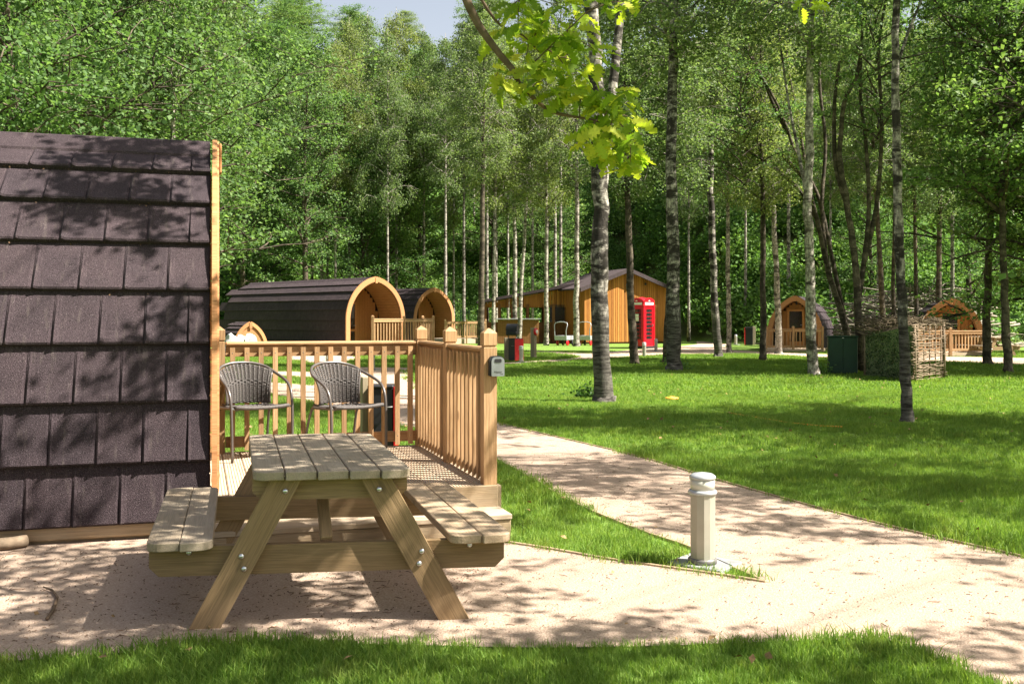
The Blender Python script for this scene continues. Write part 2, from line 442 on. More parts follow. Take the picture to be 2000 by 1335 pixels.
def pxpoly(pts): return [gp(*p).xy for p in pts]
def sheet(name, poly, mat, z, label):
    tri = tessellate_polygon([[Vector((p[0], p[1], 0)) for p in poly]])
    me = bpy.data.meshes.new(name); me.from_pydata([(p[0], p[1], z) for p in poly], [], [tuple(t) for t in tri])
    bm = bmesh.new(); bm.from_mesh(me); bmesh.ops.recalc_face_normals(bm, faces=bm.faces)
    if bm.faces and sum(f.normal.z for f in bm.faces) < 0: bmesh.ops.reverse_faces(bm, faces=bm.faces)
    bm.to_mesh(me); bm.free(); me.materials.append(mat)
    return tag(link(name, me), label, kind='structure')
def smooth_line(pts, k=4):
    P = [Vector(p) for p in pts]; out = []
    for i in range(len(P) - 1):
        a, b, c, d = P[max(i - 1, 0)], P[i], P[i + 1], P[min(i + 2, len(P) - 1)]
        for j in range(k):
            t = j / k
            out.append(.5 * ((2 * b) + (c - a) * t + (2 * a - 5 * b + 4 * c - d) * t * t + (3 * b - a - 3 * c + d) * t ** 3))
    return out + [P[-1]]

path_right = smooth_line(pxpoly([(2300, 1165), (2000, 1090), (1850, 1056), (1700, 1020), (1560, 983), (1400, 938), (1250, 893), (1100, 857), (968, 825), (890, 797), (830, 766), (800, 738)]))
wedge_a = smooth_line(pxpoly([(1495, 1139), (1400, 1097), (1340, 1068), (1240, 1034), (1120, 983), (1050, 943), (970, 897), (890, 862), (812, 838)]))
wedge_b = smooth_line(pxpoly([(965, 1055), (998, 1062), (1080, 1075), (1200, 1096), (1380, 1121), (1495, 1139)]))
front_lawn = smooth_line(pxpoly([(-420, 1296), (-150, 1290), (0, 1293), (200, 1280), (400, 1262), (560, 1256), (1000, 1266), (1250, 1264), (1450, 1257), (1640, 1251), (1745, 1254), (1850, 1296), (1960, 1344)]))
patio = list(front_lawn) + [Vector((2.1, 3.2)), Vector((6, 3.2))] + path_right + pxpoly([
    (795, 718), (700, 717), (662, 711), (705, 699), (690, 692), (558, 692), (556, 700), (612, 709), (640, 718), (615, 726), (530, 725), (400, 723), (400, 729), (530, 733), (622, 739), (612, 753),
    (506, 745), (330, 734), (330, 744), (506, 764), (620, 790), (700, 806), (760, 825)]) + wedge_a[::-1] + wedge_b[::-1] + [
    gp(900, 1055).xy, Vector((-.6, 6.9)), Vector((-2.3, 6.6)), Vector((-2.6, 7.0)), Vector((-7, 5.9))]
far_path = pxpoly([(900, 716), (968, 713), (1020, 710), (1100, 706), (1158, 702), (1230, 697), (1300, 693), (1420, 691), (1500, 693), (1620, 699), (1720, 704), (1850, 707), (2000, 712), (2200, 716), (2200, 704),
    (2000, 699), (1900, 697), (1800, 696), (1700, 694), (1600, 691), (1500, 687), (1430, 684), (1415, 676), (1440, 668), (1400, 665), (1360, 667), (1362, 672), (1330, 676), (1260, 681), (1200, 686), (1150, 690), (1060, 686), (1030, 684), (1028, 686), (1080, 690), (1135, 696), (1110, 701), (1040, 705), (968, 709), (900, 712)])
sheet('gravel_path', patio, M_GRAVEL, .008, 'pale pink gravel patio and path curving past the deck')
sheet('far_gravel_path', far_path, M_GRAVEL, .008, 'far pale gravel path crossing behind the lawn')
def edging(name, line, label):
    mb = MB(); line = [Vector((p[0], p[1], 0)) for p in line]
    for a, b in zip(line, line[1:]):
        d = (b - a)
        if d.length > .01: mb.box((0, 0, 0), (d.length + .004, .018, .05), frame(a + Vector((0, 0, -.005)), b + Vector((0, 0, -.005)), Vector((0, 0, 1))), .003)
    tag(mb.build(name, M_SLEEPER), label, kind='structure')
edging('path_edging', path_right[:40], 'thin timber edging between path and lawn')
edging('lawn_edging', wedge_b, 'thin timber edging round the grass wedge by the patio')
edging('lawn_edging', wedge_a[:24], 'thin timber edging along the path side of the grass wedge')

def in_poly(px, py, poly):
    inside = np.zeros(len(px), bool); n = len(poly)
    for i in range(n):
        x1, y1 = poly[i]; x2, y2 = poly[(i + 1) % n]
        c = ((y1 > py) != (y2 > py)) & (px < (x2 - x1) * (py - y1) / (y2 - y1 + 1e-12) + x1)
        inside ^= c
    return inside

# ------------------------------------------------------------------ lodges (pods)
def arch_fn(hw, ztop, zs, z0):
    h = ztop - zs; Rr = (h * h + hw * hw) / (2 * hw); th = math.asin(h / Rr); st = zs - z0
    total = st + Rr * th
    def P(s, off=0.0):
        """distance s up the near side: (lateral offset from the base line towards the axis, z, lean angle)"""
        if s <= st: return (-off, z0 + s, 0.0)
        a = (s - st) / Rr
        return (Rr - (Rr + off) * math.cos(a), zs + (Rr + off) * math.sin(a), a)
    return P, total
def tile_mesh(w, e, rib=True):
    key = ('tile', round(w, 3), round(e, 3), rib)
    if key in CACHE: return CACHE[key]
    k = w / .29
    prof = [(0, -.012), (.006, .002), (.016, .015), (.030, .006), (.05, 0), (.24, 0), (.270, .002), (.284, -.004), (.29, -.012)] if rib else [(0, -.006), (.01, 0), (.28, 0), (.29, -.006)]
    mb = MB(); L = []
    for y, zz in ((0.004, -.03), (0.0, .040), (.012, .050), (.10, .036), (e + .03, .000)):
        L.append([(x * k - w / 2, y, zz + (q if zz > 0 else 0)) for x, q in prof])
    mb.sweep(L, close=False)
    CACHE[key] = mb.mesh('tile', M_ROOF); return CACHE[key]

def make_pod(name, label, loc, yaw, hw, ztop, L, e, tile_w, both=False, glazed='left', z0=.12, zs=.45, near_side=True, door=True, rib=True, ncourse=None, x_tiles=None, recess=.8):
    """x axis towards the front; front plane at x = 0"""
    t = thing(name, label, 'lodge', loc, yaw); W = wm(t)
    P, tot = arch_fn(hw, ztop, zs, z0)
    n = int(tot / e + .02)
    # shell under the tiles (whole arch, closed at the back)
    prof = [P(tot * i / 14, -.03) for i in range(15)]
    half = [(-hw + p[0], p[1]) for p in prof]
    full = half + [(-y, z) for y, z in half[::-1][1:]]
    mb = MB(); mb.sweep([[(x, y, z) for y, z in full] for x in (-L, -.06)], close=False)
    mb.add([(-L, y, z) for y, z in full], [tuple(range(len(full)))])
    mb.build('roof_shell', M_ROOF, t, W)
    # courses of tiles, each tile its own piece
    rows = MB()
    for side in ((-1, 1) if both else (-1,)):
        for k in range(n):
            lat, z, a = P(k * e); la2, z2_, _ = P((k + 1) * e); a = math.atan2(la2 - lat, z2_ - z)
            xs0 = -.035 - (tile_w * .5 if k % 2 else 0.0)
            ncol = int((x_tiles or L) / tile_w)
            for c in range(ncol + 1):
                xr = xs0 - c * tile_w if not (k % 2 and c == 0) else -.035
                wdt = tile_w * .5 if (k % 2 and c == 0) else tile_w
                if k % 2 and c > 0: xr = -.035 - tile_w * .5 - (c - 1) * tile_w
                Mx = Matrix.Translation((xr - wdt / 2, side * (hw - lat), z))
                # local: x along pod, y up slope, z outward
                out = Vector((0, side * math.cos(a), math.sin(a))); up = Vector((0, -side * math.sin(a), math.cos(a)))
                xa = up.cross(out)
                Rm = Matrix((xa, up, out)).transposed().to_4x4()
                link('tile', tile_mesh(wdt, e, rib), t, W @ Mx @ Rm)
    # far side courses as plain stepped shell
    if not both:
        for k in range(n):
            lat, z, a = P(k * e); lat2, z2, a2 = P(min(tot, (k + 1) * e + .02))
            rows.add([(-L, hw - lat + .035, z), (-.05, hw - lat + .035, z), (-.05, hw - lat2 + .006, z2), (-L, hw - lat2 + .006, z2), (-L, hw - lat, z - .01), (-.05, hw - lat, z - .01)], [(0, 1, 2, 3), (4, 5, 1, 0)])
        rows.build('rear_tile_courses', M_ROOF, t, W)
    # ridge cap
    rc = MB(); zr = ztop
    prof = [(-.20, zr - .13), (-.19, zr - .085), (-.03, zr + .045), (0, zr + .055), (.03, zr + .045), (.19, zr - .085), (.20, zr - .13)]
    rc.sweep([[(x, y, z) for y, z in prof] for x in (-L, -.04)], close=False)
    rc.add([(-.04, y, z) for y, z in prof], [tuple(range(7))]); rc.build('ridge_cap', M_ROOF, t, W)
    # arched fascia: two halves at the front, one thin arch behind
    def arch(x0, x1, o0, o1, sgn, mb):
        Ls = []; N = 22
        for i in range(N + 1):
            s = tot * i / N; a0 = P(s, o0); a1 = P(s, o1)
            y0, y1 = -hw + a0[0], -hw + a1[0]
            y0, y1 = min(y0, 0.0), min(y1, 0.0)
            Ls.append([(x0, sgn * -y0, a0[1]), (x1, sgn * -y0, a0[1]), (x1, sgn * -y1, a1[1]), (x0, sgn * -y1, a1[1])])
        mb.sweep(Ls)
    kf = 1.0 if hw > 1 else .5
    if hw < 1:
        q = [P(tot * i / 16, -.01) for i in range(17)]; hl = [(-hw + k_[0], k_[1]) for k_ in q]; pl = hl + [(-y_, z_) for y_, z_ in hl[::-1][1:]]
        MB().add([(-.03, y_, z_) for y_, z_ in pl], [tuple(range(len(pl)))]).build('front_panel', M_CEDAR, t, W)
    for sgn in (-1, 1):
        a = MB(); arch(-.020, .016, -.15 * kf, .072, sgn, a); a.build('fascia_board', M_CEDAR, t, W)
    for sgn in (-1, 1):
        a = MB(); arch(.0165, .030, -.13 * kf, .06, sgn, a); a.build('fascia_trim', M_CEDAR, t, W)
    # apex block
    MB().box((.042, 0, ztop - .09), (.02, .12, .24), None, .006).build('apex_block', M_CEDAR, t, W)
    # lining boards inside the porch
    ln = MB(); nb = int(tot / .14)
    for sgn in (-1, 1):
        for i in range(nb):
            s0, s1 = tot * i / nb + .004, tot * (i + 1) / nb - .004
            a0, a1 = P(s0, -.16), P(s1, -.16)
            if -hw + a1[0] > -.01: continue
            ln.add([(x, sgn * (hw - q[0]), q[1]) for x in (-recess, -.03) for q in (a0, a1)], [(0, 1, 3, 2) if sgn > 0 else (0, 2, 3, 1)])
    ln.build('porch_lining', M_CEDAR, t, W)
    # recessed front wall: boards, door, glazing
    def halfwidth(z):
        best = 0
        for i in range(60):
            q = P(tot * i / 59, -.16)
            if q[1] <= z: best = hw - q[0]
        return max(0., best)
    fw = MB(); bw = .14; y = -hw + .16
    while y < hw - .16:
        yc = y + bw / 2; zt = z0
        for i in range(60):
            q = P(tot * i / 59, -.16)
            if hw - q[0] >= abs(yc) + bw / 2: zt = max(zt, q[1])
        if zt > z0 + .1: fw.box((-recess, yc, (z0 + zt) / 2), (.03, bw - .006, zt - z0), None, .004)
        y += bw
    wall = fw.build('front_wall', M_CEDARDARK, t, W)
    if hw > 1: MB().box((-recess - .04, 0, 1.0), (.02, hw * 1.5, 1.6)).build('wall_lining', M_CEDARDARK, t, W)
    if door:
        dz0, dz1 = z0 + .10, z0 + min(2.05, (ztop - z0) * .76); dw = min(.9, hw * .66)
        dy = {'left': -.35, 'mid': 0.}.get(glazed, 0.)
        d = MB()
        for s in (-1, 1): d.box((-recess + .03, dy + s * (dw / 2 - .05), (dz0 + dz1) / 2), (.05, .10, dz1 - dz0), None, .005)
        for z in (dz0 + .10, dz1 - .05, dz0 + .75): d.box((-recess + .03, dy, z), (.046, dw - .2, .10 if z != dz0 + .10 else .2), None, .005)
        do = d.build('door', M_CEDARDARK, t, W)
        MB().box((-recess + .028, dy, (dz0 + dz1) / 2 + .05), (.012, dw - .2, dz1 - dz0 - .3)).build('pane', M_GLASS, do, W)
        MB().tube([(-recess + .06, dy + dw * .38, dz0 + .95), (-recess + .09, dy + dw * .38, dz0 + .95), (-recess + .09, dy + dw * .28, dz0 + .95)], .009, 6).build('handle', M_GREYMETAL, do, W)
        MB().box((-recess + .05, .04, dz1 + .28), (.07, .09, .15), None, .01).build('porch_lamp', M_BLACK, t, W)
    if glazed == 'left':
        g = MB().box((-recess + .02, -hw * .56, z0 + .82), (.02, hw * .42, 1.3)).build('side_window', M_GLASS, t, W)
        fr = MB()
        for s in (-1, 1): fr.box((-recess + .035, -hw * .56 + s * hw * .22, z0 + .82), (.04, .05, 1.36), None, .004)
        fr.box((-recess + .035, -hw * .56, z0 + 1.48), (.04, hw * .42, .05), None, .004); fr.build('window_frame', M_CEDARDARK, g, W)
    # timber base
    for s in (-1, 1):
        bar('base_timber', t, W @ Vector((-L, s * (hw - .03), z0 * .62)), W @ Vector((-.05, s * (hw - .03), z0 * .62)), .06, z0 * .7, M_SLEEPER, b=.006)
        bar('bearer', t, W @ Vector((-L + .02, s * (hw - .09), .022)), W @ Vector((-.2, s * (hw - .09), .022)), .08, .05, M_SLEEPER, b=.006)
    return t

A1 = R(16.5)
POD1 = Vector((-2.045, 6.85, 0)); v1 = Vector((-math.sin(A1), math.cos(A1), 0))
make_pod('tiled_lodge', 'dark brown tiled arched lodge cut off by the left edge, closest to the picnic table', POD1 + v1 * 1.45, A1, 1.45, 2.90, 4.3, .40, .29, x_tiles=3.2, glazed='mid', recess=.7)
A2 = R(-45)
make_pod('tiled_lodge', 'large arched lodge with its porch open to the right, kennel in front of its flank', (-5.6, 41.0, 0), A2, 1.45, 3.12, 9.9, .42, 1.3, rib=False, recess=1.5, zs=1.4)
make_pod('tiled_lodge', 'arched lodge partly hidden behind the larger lodge, middle distance', (-4.56, 58.5, 0), A2, 1.5, 3.2, 9.0, .42, 1.3, rib=False, recess=1.5, zs=1.4)
make_pod('tiled_lodge', 'small orange fronted arched lodge left of the green cabinet', (at(1552, 0, 45).x, 45, 0), R(-114), 1.16, 2.44, 4.6, .42, .8, both=True, rib=False, glazed='mid', recess=.35, zs=.7)
make_pod('tiled_lodge', 'small orange fronted arched lodge behind the wattle hide on the right', (at(1857, 0, 40).x, 40, 0), R(-107), 1.15, 2.22, 4.2, .42, .8, both=True, rib=False, glazed='mid', recess=.35, zs=.7)
# toy sized lodge (kennel) and the stones beside it
make_pod('kennel', 'miniature arched tiled kennel with orange front in front of the large lodge', (at(497, 0, 40).x, 39.4, 0), R(-52), .66, 1.28, 1.45, .21, .6, rib=False, door=False, glazed='none', z0=.04, zs=.25, recess=.10)

# ------------------------------------------------------------------ deck, steps and railings
AD = R(17.5); D0 = Vector((-.10, 7.02, 0)); du = Vector((math.cos(AD), math.sin(AD), 0)); dv = Vector((-math.sin(AD), math.cos(AD), 0))
def DP(u, v, z=0.): return D0 + du * u + dv * v + Vector((0, 0, z))
DZ = .32
deck = thing('timber_deck', 'pale softwood deck with railings beside the dark tiled lodge', 'deck', DP(-.95, 1.1), AD)
def groove_board(L, w=.145, t=.03, n=7):
    key = ('gb', round(L, 3))
    if key not in CACHE:
        pr = [(-w / 2, -t)]; st = w / n
        for i in range(n):
            x = -w / 2 + i * st; pr += [(x + .001, 0), (x + st * .68, 0), (x + st * .74, -.005), (x + st * .94, -.005)]
        pr += [(w / 2, -t)]
        CACHE[key] = MB().sweep([[(x, y, z) for y, z in pr] for x in (-L / 2, L / 2)]).mesh('deck_board', M_DECKFLOOR)
    return CACHE[key]
for i in range(13):
    u = -.085 - i * .151
    p0, p1 = DP(u, .03, DZ), DP(u, 2.34, DZ)
    link('deck_board', groove_board(2.31), deck, frame(p0, p1, Vector((0, 0, 1))))
bar('deck_fascia', deck, DP(-2.05, .012, DZ - .098), DP(.0, .012, DZ - .098), .036, .20, M_SLEEPER, b=.005)
bar('deck_fascia', deck, DP(.012, .0, DZ - .085), DP(.012, 2.36, DZ - .085), .03, .17, M_SLEEPER, b=.005)
bar('deck_fascia', deck, DP(-2.05, 2.36, DZ - .085), DP(.0, 2.36, DZ - .085), .03, .17, M_SLEEPER, b=.005)
bar('step_tread', deck, DP(-1.95, -.15, .155), DP(.012, -.15, .155), .30, .035, M_DECKFLOOR, b=.004)
bar('step_riser', deck, DP(-1.95, -.27, .068), DP(.007, -.27, .068), .04, .135, M_SLEEPER, b=.005)
bar('step_riser', deck, DP(-.013, -.25, .068), DP(-.013, -.01, .068), .04, .133, M_SLEEPER, b=.005)

def post_mesh(h, w=.095, mat=M_DECK):
    key = ('post', round(h, 3), w, mat.name)
    if key not in CACHE:
        mb = MB(); s = w / 2; cap = .125
        rings = [(s, 0), (s, h - cap - .012), (s - .008, h - cap - .006), (s - .008, h - cap), (s + .001, h - cap + .006), (s + .001, h - .036), (s - .004, h - .03), (.006, h)]
        mb.sweep([[(a * z0, b * z0, z1) for a, b in ((-1, -1), (1, -1), (1, 1), (-1, 1))] for z0, z1 in rings])
        me = mb.mesh('post', mat)
        # turn so grain runs along local x
        me.transform(Matrix.Rotation(R(90), 4, 'Y')); CACHE[key] = me
    return CACHE[key]
def post(parent, p, h, yaw, w=.095, mat=M_DECK):
    return link('post', post_mesh(h, w, mat), parent, Matrix.Translation(p) @ rot(yaw) @ Matrix.Rotation(R(-90), 4, 'Y'))
def baluster_mesh(h, w, mat):
    key = ('bal', round(h, 3), w, mat.name)
    if key not in CACHE:
        s = w / 2
        # bevel-cut ends: face on +y is shorter
        V = [(0, -s, -s), (0, -s, s), (w, s, s), (w, s, -s), (h, -s, -s), (h, -s, s), (h - w, s, s), (h - w, s, -s)]
        V = [(0, s, -s), (0, s, s), (w * .9, -s, s), (w * .9, -s, -s), (h, s, -s), (h, s, s), (h - w * .9, -s, s), (h - w * .9, -s, -s)]
        Fs = [(0, 1, 2, 3), (4, 7, 6, 5), (0, 4, 5, 1), (1, 5, 6, 2), (2, 6, 7, 3), (3, 7, 4, 0)]
        me = MB().add(V, Fs).mesh('baluster', mat)
        bm = bmesh.new(); bm.from_mesh(me); bmesh.ops.recalc_face_normals(bm, faces=bm.faces); bm.to_mesh(me); bm.free()
        CACHE[key] = me
    return CACHE[key]
SCREW = MB().lathe([(.0042, 0), (.0042, .0008), (.002, .0012)], 8).mesh('screw', M_DARKMETAL)
def railing(parent, a, b, z0, z1, n, inside, mat=M_DECK, bw=.042, phase=.5):
    """a, b: points on the post line; balusters on the side given by vector inside"""
    a, b = Vector(a), Vector(b); d = (b - a).normalized(); ins = Vector(inside).normalized(); up = Vector((0, 0, 1)); Z = lambda q, z: Vector((q.x, q.y, z))
    bar('handrail', parent, Z(a, z1 - .018), Z(b, z1 - .018), .085, .036, mat, b=.012)
    off = ins * -.004
    bar('rail_beam', parent, Z(a + off, z1 - .084), Z(b + off, z1 - .084), .035, .094, mat, b=.004)
    bar('rail_beam', parent, Z(a + off, z0 + .085), Z(b + off, z0 + .085), .035, .095, mat, b=.004)
    h = (z1 - .05) - (z0 + .015)
    for i in range(n):
        p = a + (b - a) * ((i + phase) / n) + ins * .0355
        # local x up, local y = towards rail (opposite of inside)
        ydir = ins; zdir = up.cross(ydir)
        Mx = Matrix((up, ydir, zdir)).transposed().to_4x4(); Mx.translation = Z(p, z0 + .015)
        bo = link('baluster', baluster_mesh(h, bw, mat), parent, Mx)
        if parent.name == 'timber_deck':
            for hz_ in (.05 + .03, h - .05): link('screw', SCREW, bo, Mx @ Matrix.Translation((hz_, .0212, 0)) @ Matrix.Rotation(R(-90), 4, 'X'))
RZ0, RZ1 = DZ + .01, 1.29
pf, pm, pb, pl = DP(-.05, .06), DP(-.05, 1.2), DP(-.05, 2.3), DP(-1.84, 2.3)
for p in (pf, pm, pb, pl): post(deck, p + Vector((0, 0, .2)), 1.225, AD)
railing(deck, pf + dv * .05, pm - dv * .05, RZ0, RZ1, 9, -du)
railing(deck, pm + dv * .05, pb - dv * .05, RZ0, RZ1, 9, -du)
railing(deck, pl + du * .05, pb - du * .05, RZ0, RZ1, 14, -dv)

# key safe on the front post
ks = thing('key_safe', 'small silver and black key safe on the deck corner post', 'key safe', pf + dv * -.05 + Vector((0, 0, 1.16)) + du * .035, AD)
W = wm(ks)
def rr_poly(w, h, r, n=5, top_only=False):
    out = []
    for cx, cy, a0, rr in ((w / 2, -h / 2, -90, .008 if top_only else r), (w / 2, h / 2, 0, r), (-w / 2, h / 2, 90, r), (-w / 2, -h / 2, 180, .008 if top_only else r)):
        sx, sy = (1 if cx > 0 else -1), (1 if cy > 0 else -1)
        for k in range(n + 1):
            t = R(a0 + 90 * k / n); out.append((cx - sx * rr + rr * math.cos(t), cy - sy * rr + rr * math.sin(t)))
    return out
Mf = W @ Matrix.Rotation(R(90), 4, 'X')                     # local xy -> facing -dv
MB().prism(rr_poly(.104, .142, .03, top_only=True), .032, Mf @ Matrix.Translation((0, 0, 0))).build('back_case', M_BLACK, ks, Matrix.Identity(4))
MB().prism(rr_poly(.094, .134, .03, top_only=True), .014, Mf @ Matrix.Translation((.006, -.004, .032))).build('front_shutter', M_SILVER, ks, Matrix.Identity(4))
MB().prism(rr_poly(.05, .026, .008), .004, Mf @ Matrix.Translation((.006, .038, .0455))).build('finger_slot', M_BLACK, ks, Matrix.Identity(4))
def text(name, body, size, M, mat, parent, shear=0.):
    c = bpy.data.curves.new(name, 'FONT'); c.body = body; c.size = size; c.align_x = 'CENTER'; c.shear = shear; c.extrude = .0004
    c.materials.append(mat); tmp = bpy.data.objects.new('tmp', c); COL.objects.link(tmp)
    me = bpy.data.meshes.new_from_object(tmp.evaluated_get(bpy.context.evaluated_depsgraph_get())); bpy.data.objects.remove(tmp)
    return link(name, me, parent, M)
text('lettering', 'Master', .021, Mf @ Matrix.Translation((.004, -.048, .0468)), M_BLACK, ks, .3)
text('lettering', 'Lock', .010, Mf @ Matrix.Translation((.032, -.058, .0468)), M_BLACK, ks, .3)

# ------------------------------------------------------------------ picnic table
def round_plank(L, w, t, corners, mat, r=.07):
    """plank along local x from 0; corners: set of (end, side) with end 0/1 and side -1/1"""
    key = ('rp', round(L, 3), round(w, 3), tuple(sorted(corners)), mat.name, r)
    if key in CACHE: return CACHE[key]
    P = []
    for end, side, a0 in ((1, -1, -90), (1, 1, 0), (0, 1, 90), (0, -1, 180)):
        rr = r if (end, side) in corners else .004
        cx = (L - rr) if end else rr; cyy = side * (w / 2 - rr)
        for k in range(7 if rr > .01 else 2):
            a = R(a0 + 90 * k / (6 if rr > .01 else 1)); P.append((cx + rr * math.cos(a), cyy + rr * math.sin(a)))
    b = .004; mb = MB(); c = Vector((L / 2, 0))
    ins = []
    n = len(P)
    for i in range(n):
        p, q = Vector(P[i - 1]), Vector(P[(i + 1) % n]); d = (q - p).normalized(); ins.append((P[i][0] - d.y * b, P[i][1] + d.x * b))
    mb.sweep([[(x, y, 0) for x, y in ins], [(x, y, b) for x, y in P], [(x, y, t - b) for x, y in P], [(x, y, t) for x, y in ins]])
    CACHE[key] = mb.mesh('plank', mat); return CACHE[key]
def picnic_table(label, T0, au, av, L=1.60, detail=True):
    tu = Vector((math.cos(au), math.sin(au), 0)); tv = Vector((-math.sin(av), math.cos(av), 0)); up = Vector((0, 0, 1))
    t = thing('picnic_table', label, 'table', T0, au)
    TP = lambda u, v, z: T0 + tu * u + tv * v + Vector((0, 0, z))
    def plank(name, u, v0, z, w, th, corners, mat):
        M = Matrix((tv, up.cross(tv), up)).transposed().to_4x4(); M.translation = TP(u, v0, z - th)
        return link(name, round_plank(L, w, th, corners, mat), t, M)
    # table top: five boards   (local y = -tu)
    for i in range(5):
        cs = set()
        if i == 0: cs = {(0, 1), (1, 1)}
        if i == 4: cs = {(0, -1), (1, -1)}
        plank('top_board', (i - 2) * .1525, 0, .755, .1455, .042, cs, M_TABLETOP)
    for s in (-1, 1):
        for k in (0, 1):
            u = s * (.57 + .072 + k * .155)
            outer = k == 1
            cs = {(0, -s), (1, -s)}if outer else {(0, s), (1, s)}
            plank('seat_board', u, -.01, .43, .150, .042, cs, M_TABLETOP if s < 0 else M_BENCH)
    for v in (.10, L - .14):
        back = v > .5; sg = 1 if not back else -1
        # cleat under the top, legs, seat beam
        def beam(u0, u1, z0, z1, th, vv, cut, mat=M_TABLE):
            poly = [(u0 + cut, z0), (u1 - cut, z0), (u1, z0 + cut), (u1, z1), (u0, z1), (u0, z0 + cut)]
            M = Matrix((tu, up, tu.cross(up))).transposed().to_4x4(); M.translation = TP(0, vv, 0)
            c = (u0 + u1) / 2
            Mo = M @ Matrix.Translation((c, (z0 + z1) / 2, 0))
            return link('cross_beam', MB().prism([(a - c, b - (z0 + z1) / 2) for a, b in poly], th).mesh('cross_beam', mat), t, Mo)
        beam(-.375, .375, .605, .712, .045, v + .045 * 1, .04)
        beam(-.86, .86, .245, .387, .045, v + .047, .045)
        for s in (-1, 1):
            # leg as a slanted board with level ends
            zt = .711; ub, ut = s * .60, s * .215; hw = .075
            P = [(ub - hw, 0), (ub + hw, 0), (ut + hw, zt), (ut - hw, zt)]
            d = Vector((ut - ub, zt)).normalized(); mid = Vector(((ub + ut) / 2, zt / 2))
            # local x along the leg
            xw = tu * d.x + up * d.y; nw = tu.cross(up); yw = nw.cross(xw)
            M = Matrix((xw, yw, nw)).transposed().to_4x4(); M.translation = TP(mid.x, v + (.0 if not back else .092), mid.y)
            loc = [(Vector(p) - mid) for p in P]
            y2 = Vector((tu.dot(yw), up.dot(yw)))
            leg = link('leg', MB().prism([(q.dot(d), q.dot(y2)) for q in loc], .046).mesh('leg', M_TABLE), t, M)
            vf = v - .047 if not back else v + .094
            for (uu, zz) in ((s * .275, .655), (s * .455, .345), (s * .385, .285)) if True else ():
                uu2 = ub + (ut - ub) * zz / zt + s * (.02 if zz != .285 else .025) * (1 if zz == .345 else -1)
                B = Matrix.Translation(TP(uu2, vf, zz)) @ Matrix.Rotation(av, 4, 'Z') @ Matrix.Rotation(R(90), 4, 'X')
                link('bolt', BOLT, t, B)
        for s in (-1, 1):
            link('bolt', BOLT, t, Matrix.Translation(TP(s * .68, v - .0, .36)) @ Matrix.Rotation(av, 4, 'Z') @ Matrix.Rotation(R(90), 4, 'X'))
            bar('seat_cleat', t, TP(s * .60, v + .075, .372), TP(s * .85, v + .075, .372), .045, .028, M_TABLE)
        # centre strut from the beam up to the middle of the top
        bar('strut', t, TP(-.02, v + .06, .39), TP(-.02, L / 2 + (-.18 if not back else .10), .70), .06, .04, M_TABLE, up=tv)
    return t
BOLT = MB().lathe([(.0135, 0), (.0135, .002), (.012, .006), (.008, .009), (.003, .0105)], 12).mesh('bolt', M_BOLT)
picnic_table('large weathered softwood picnic table in the foreground beside the deck', Vector((-.86, 4.80, .006)), R(7), R(15.5))
picnic_table('distant picnic table on gravel at the right edge', Vector((at(1958, 0, 38).x, 38.0, .006)), R(12), R(14))

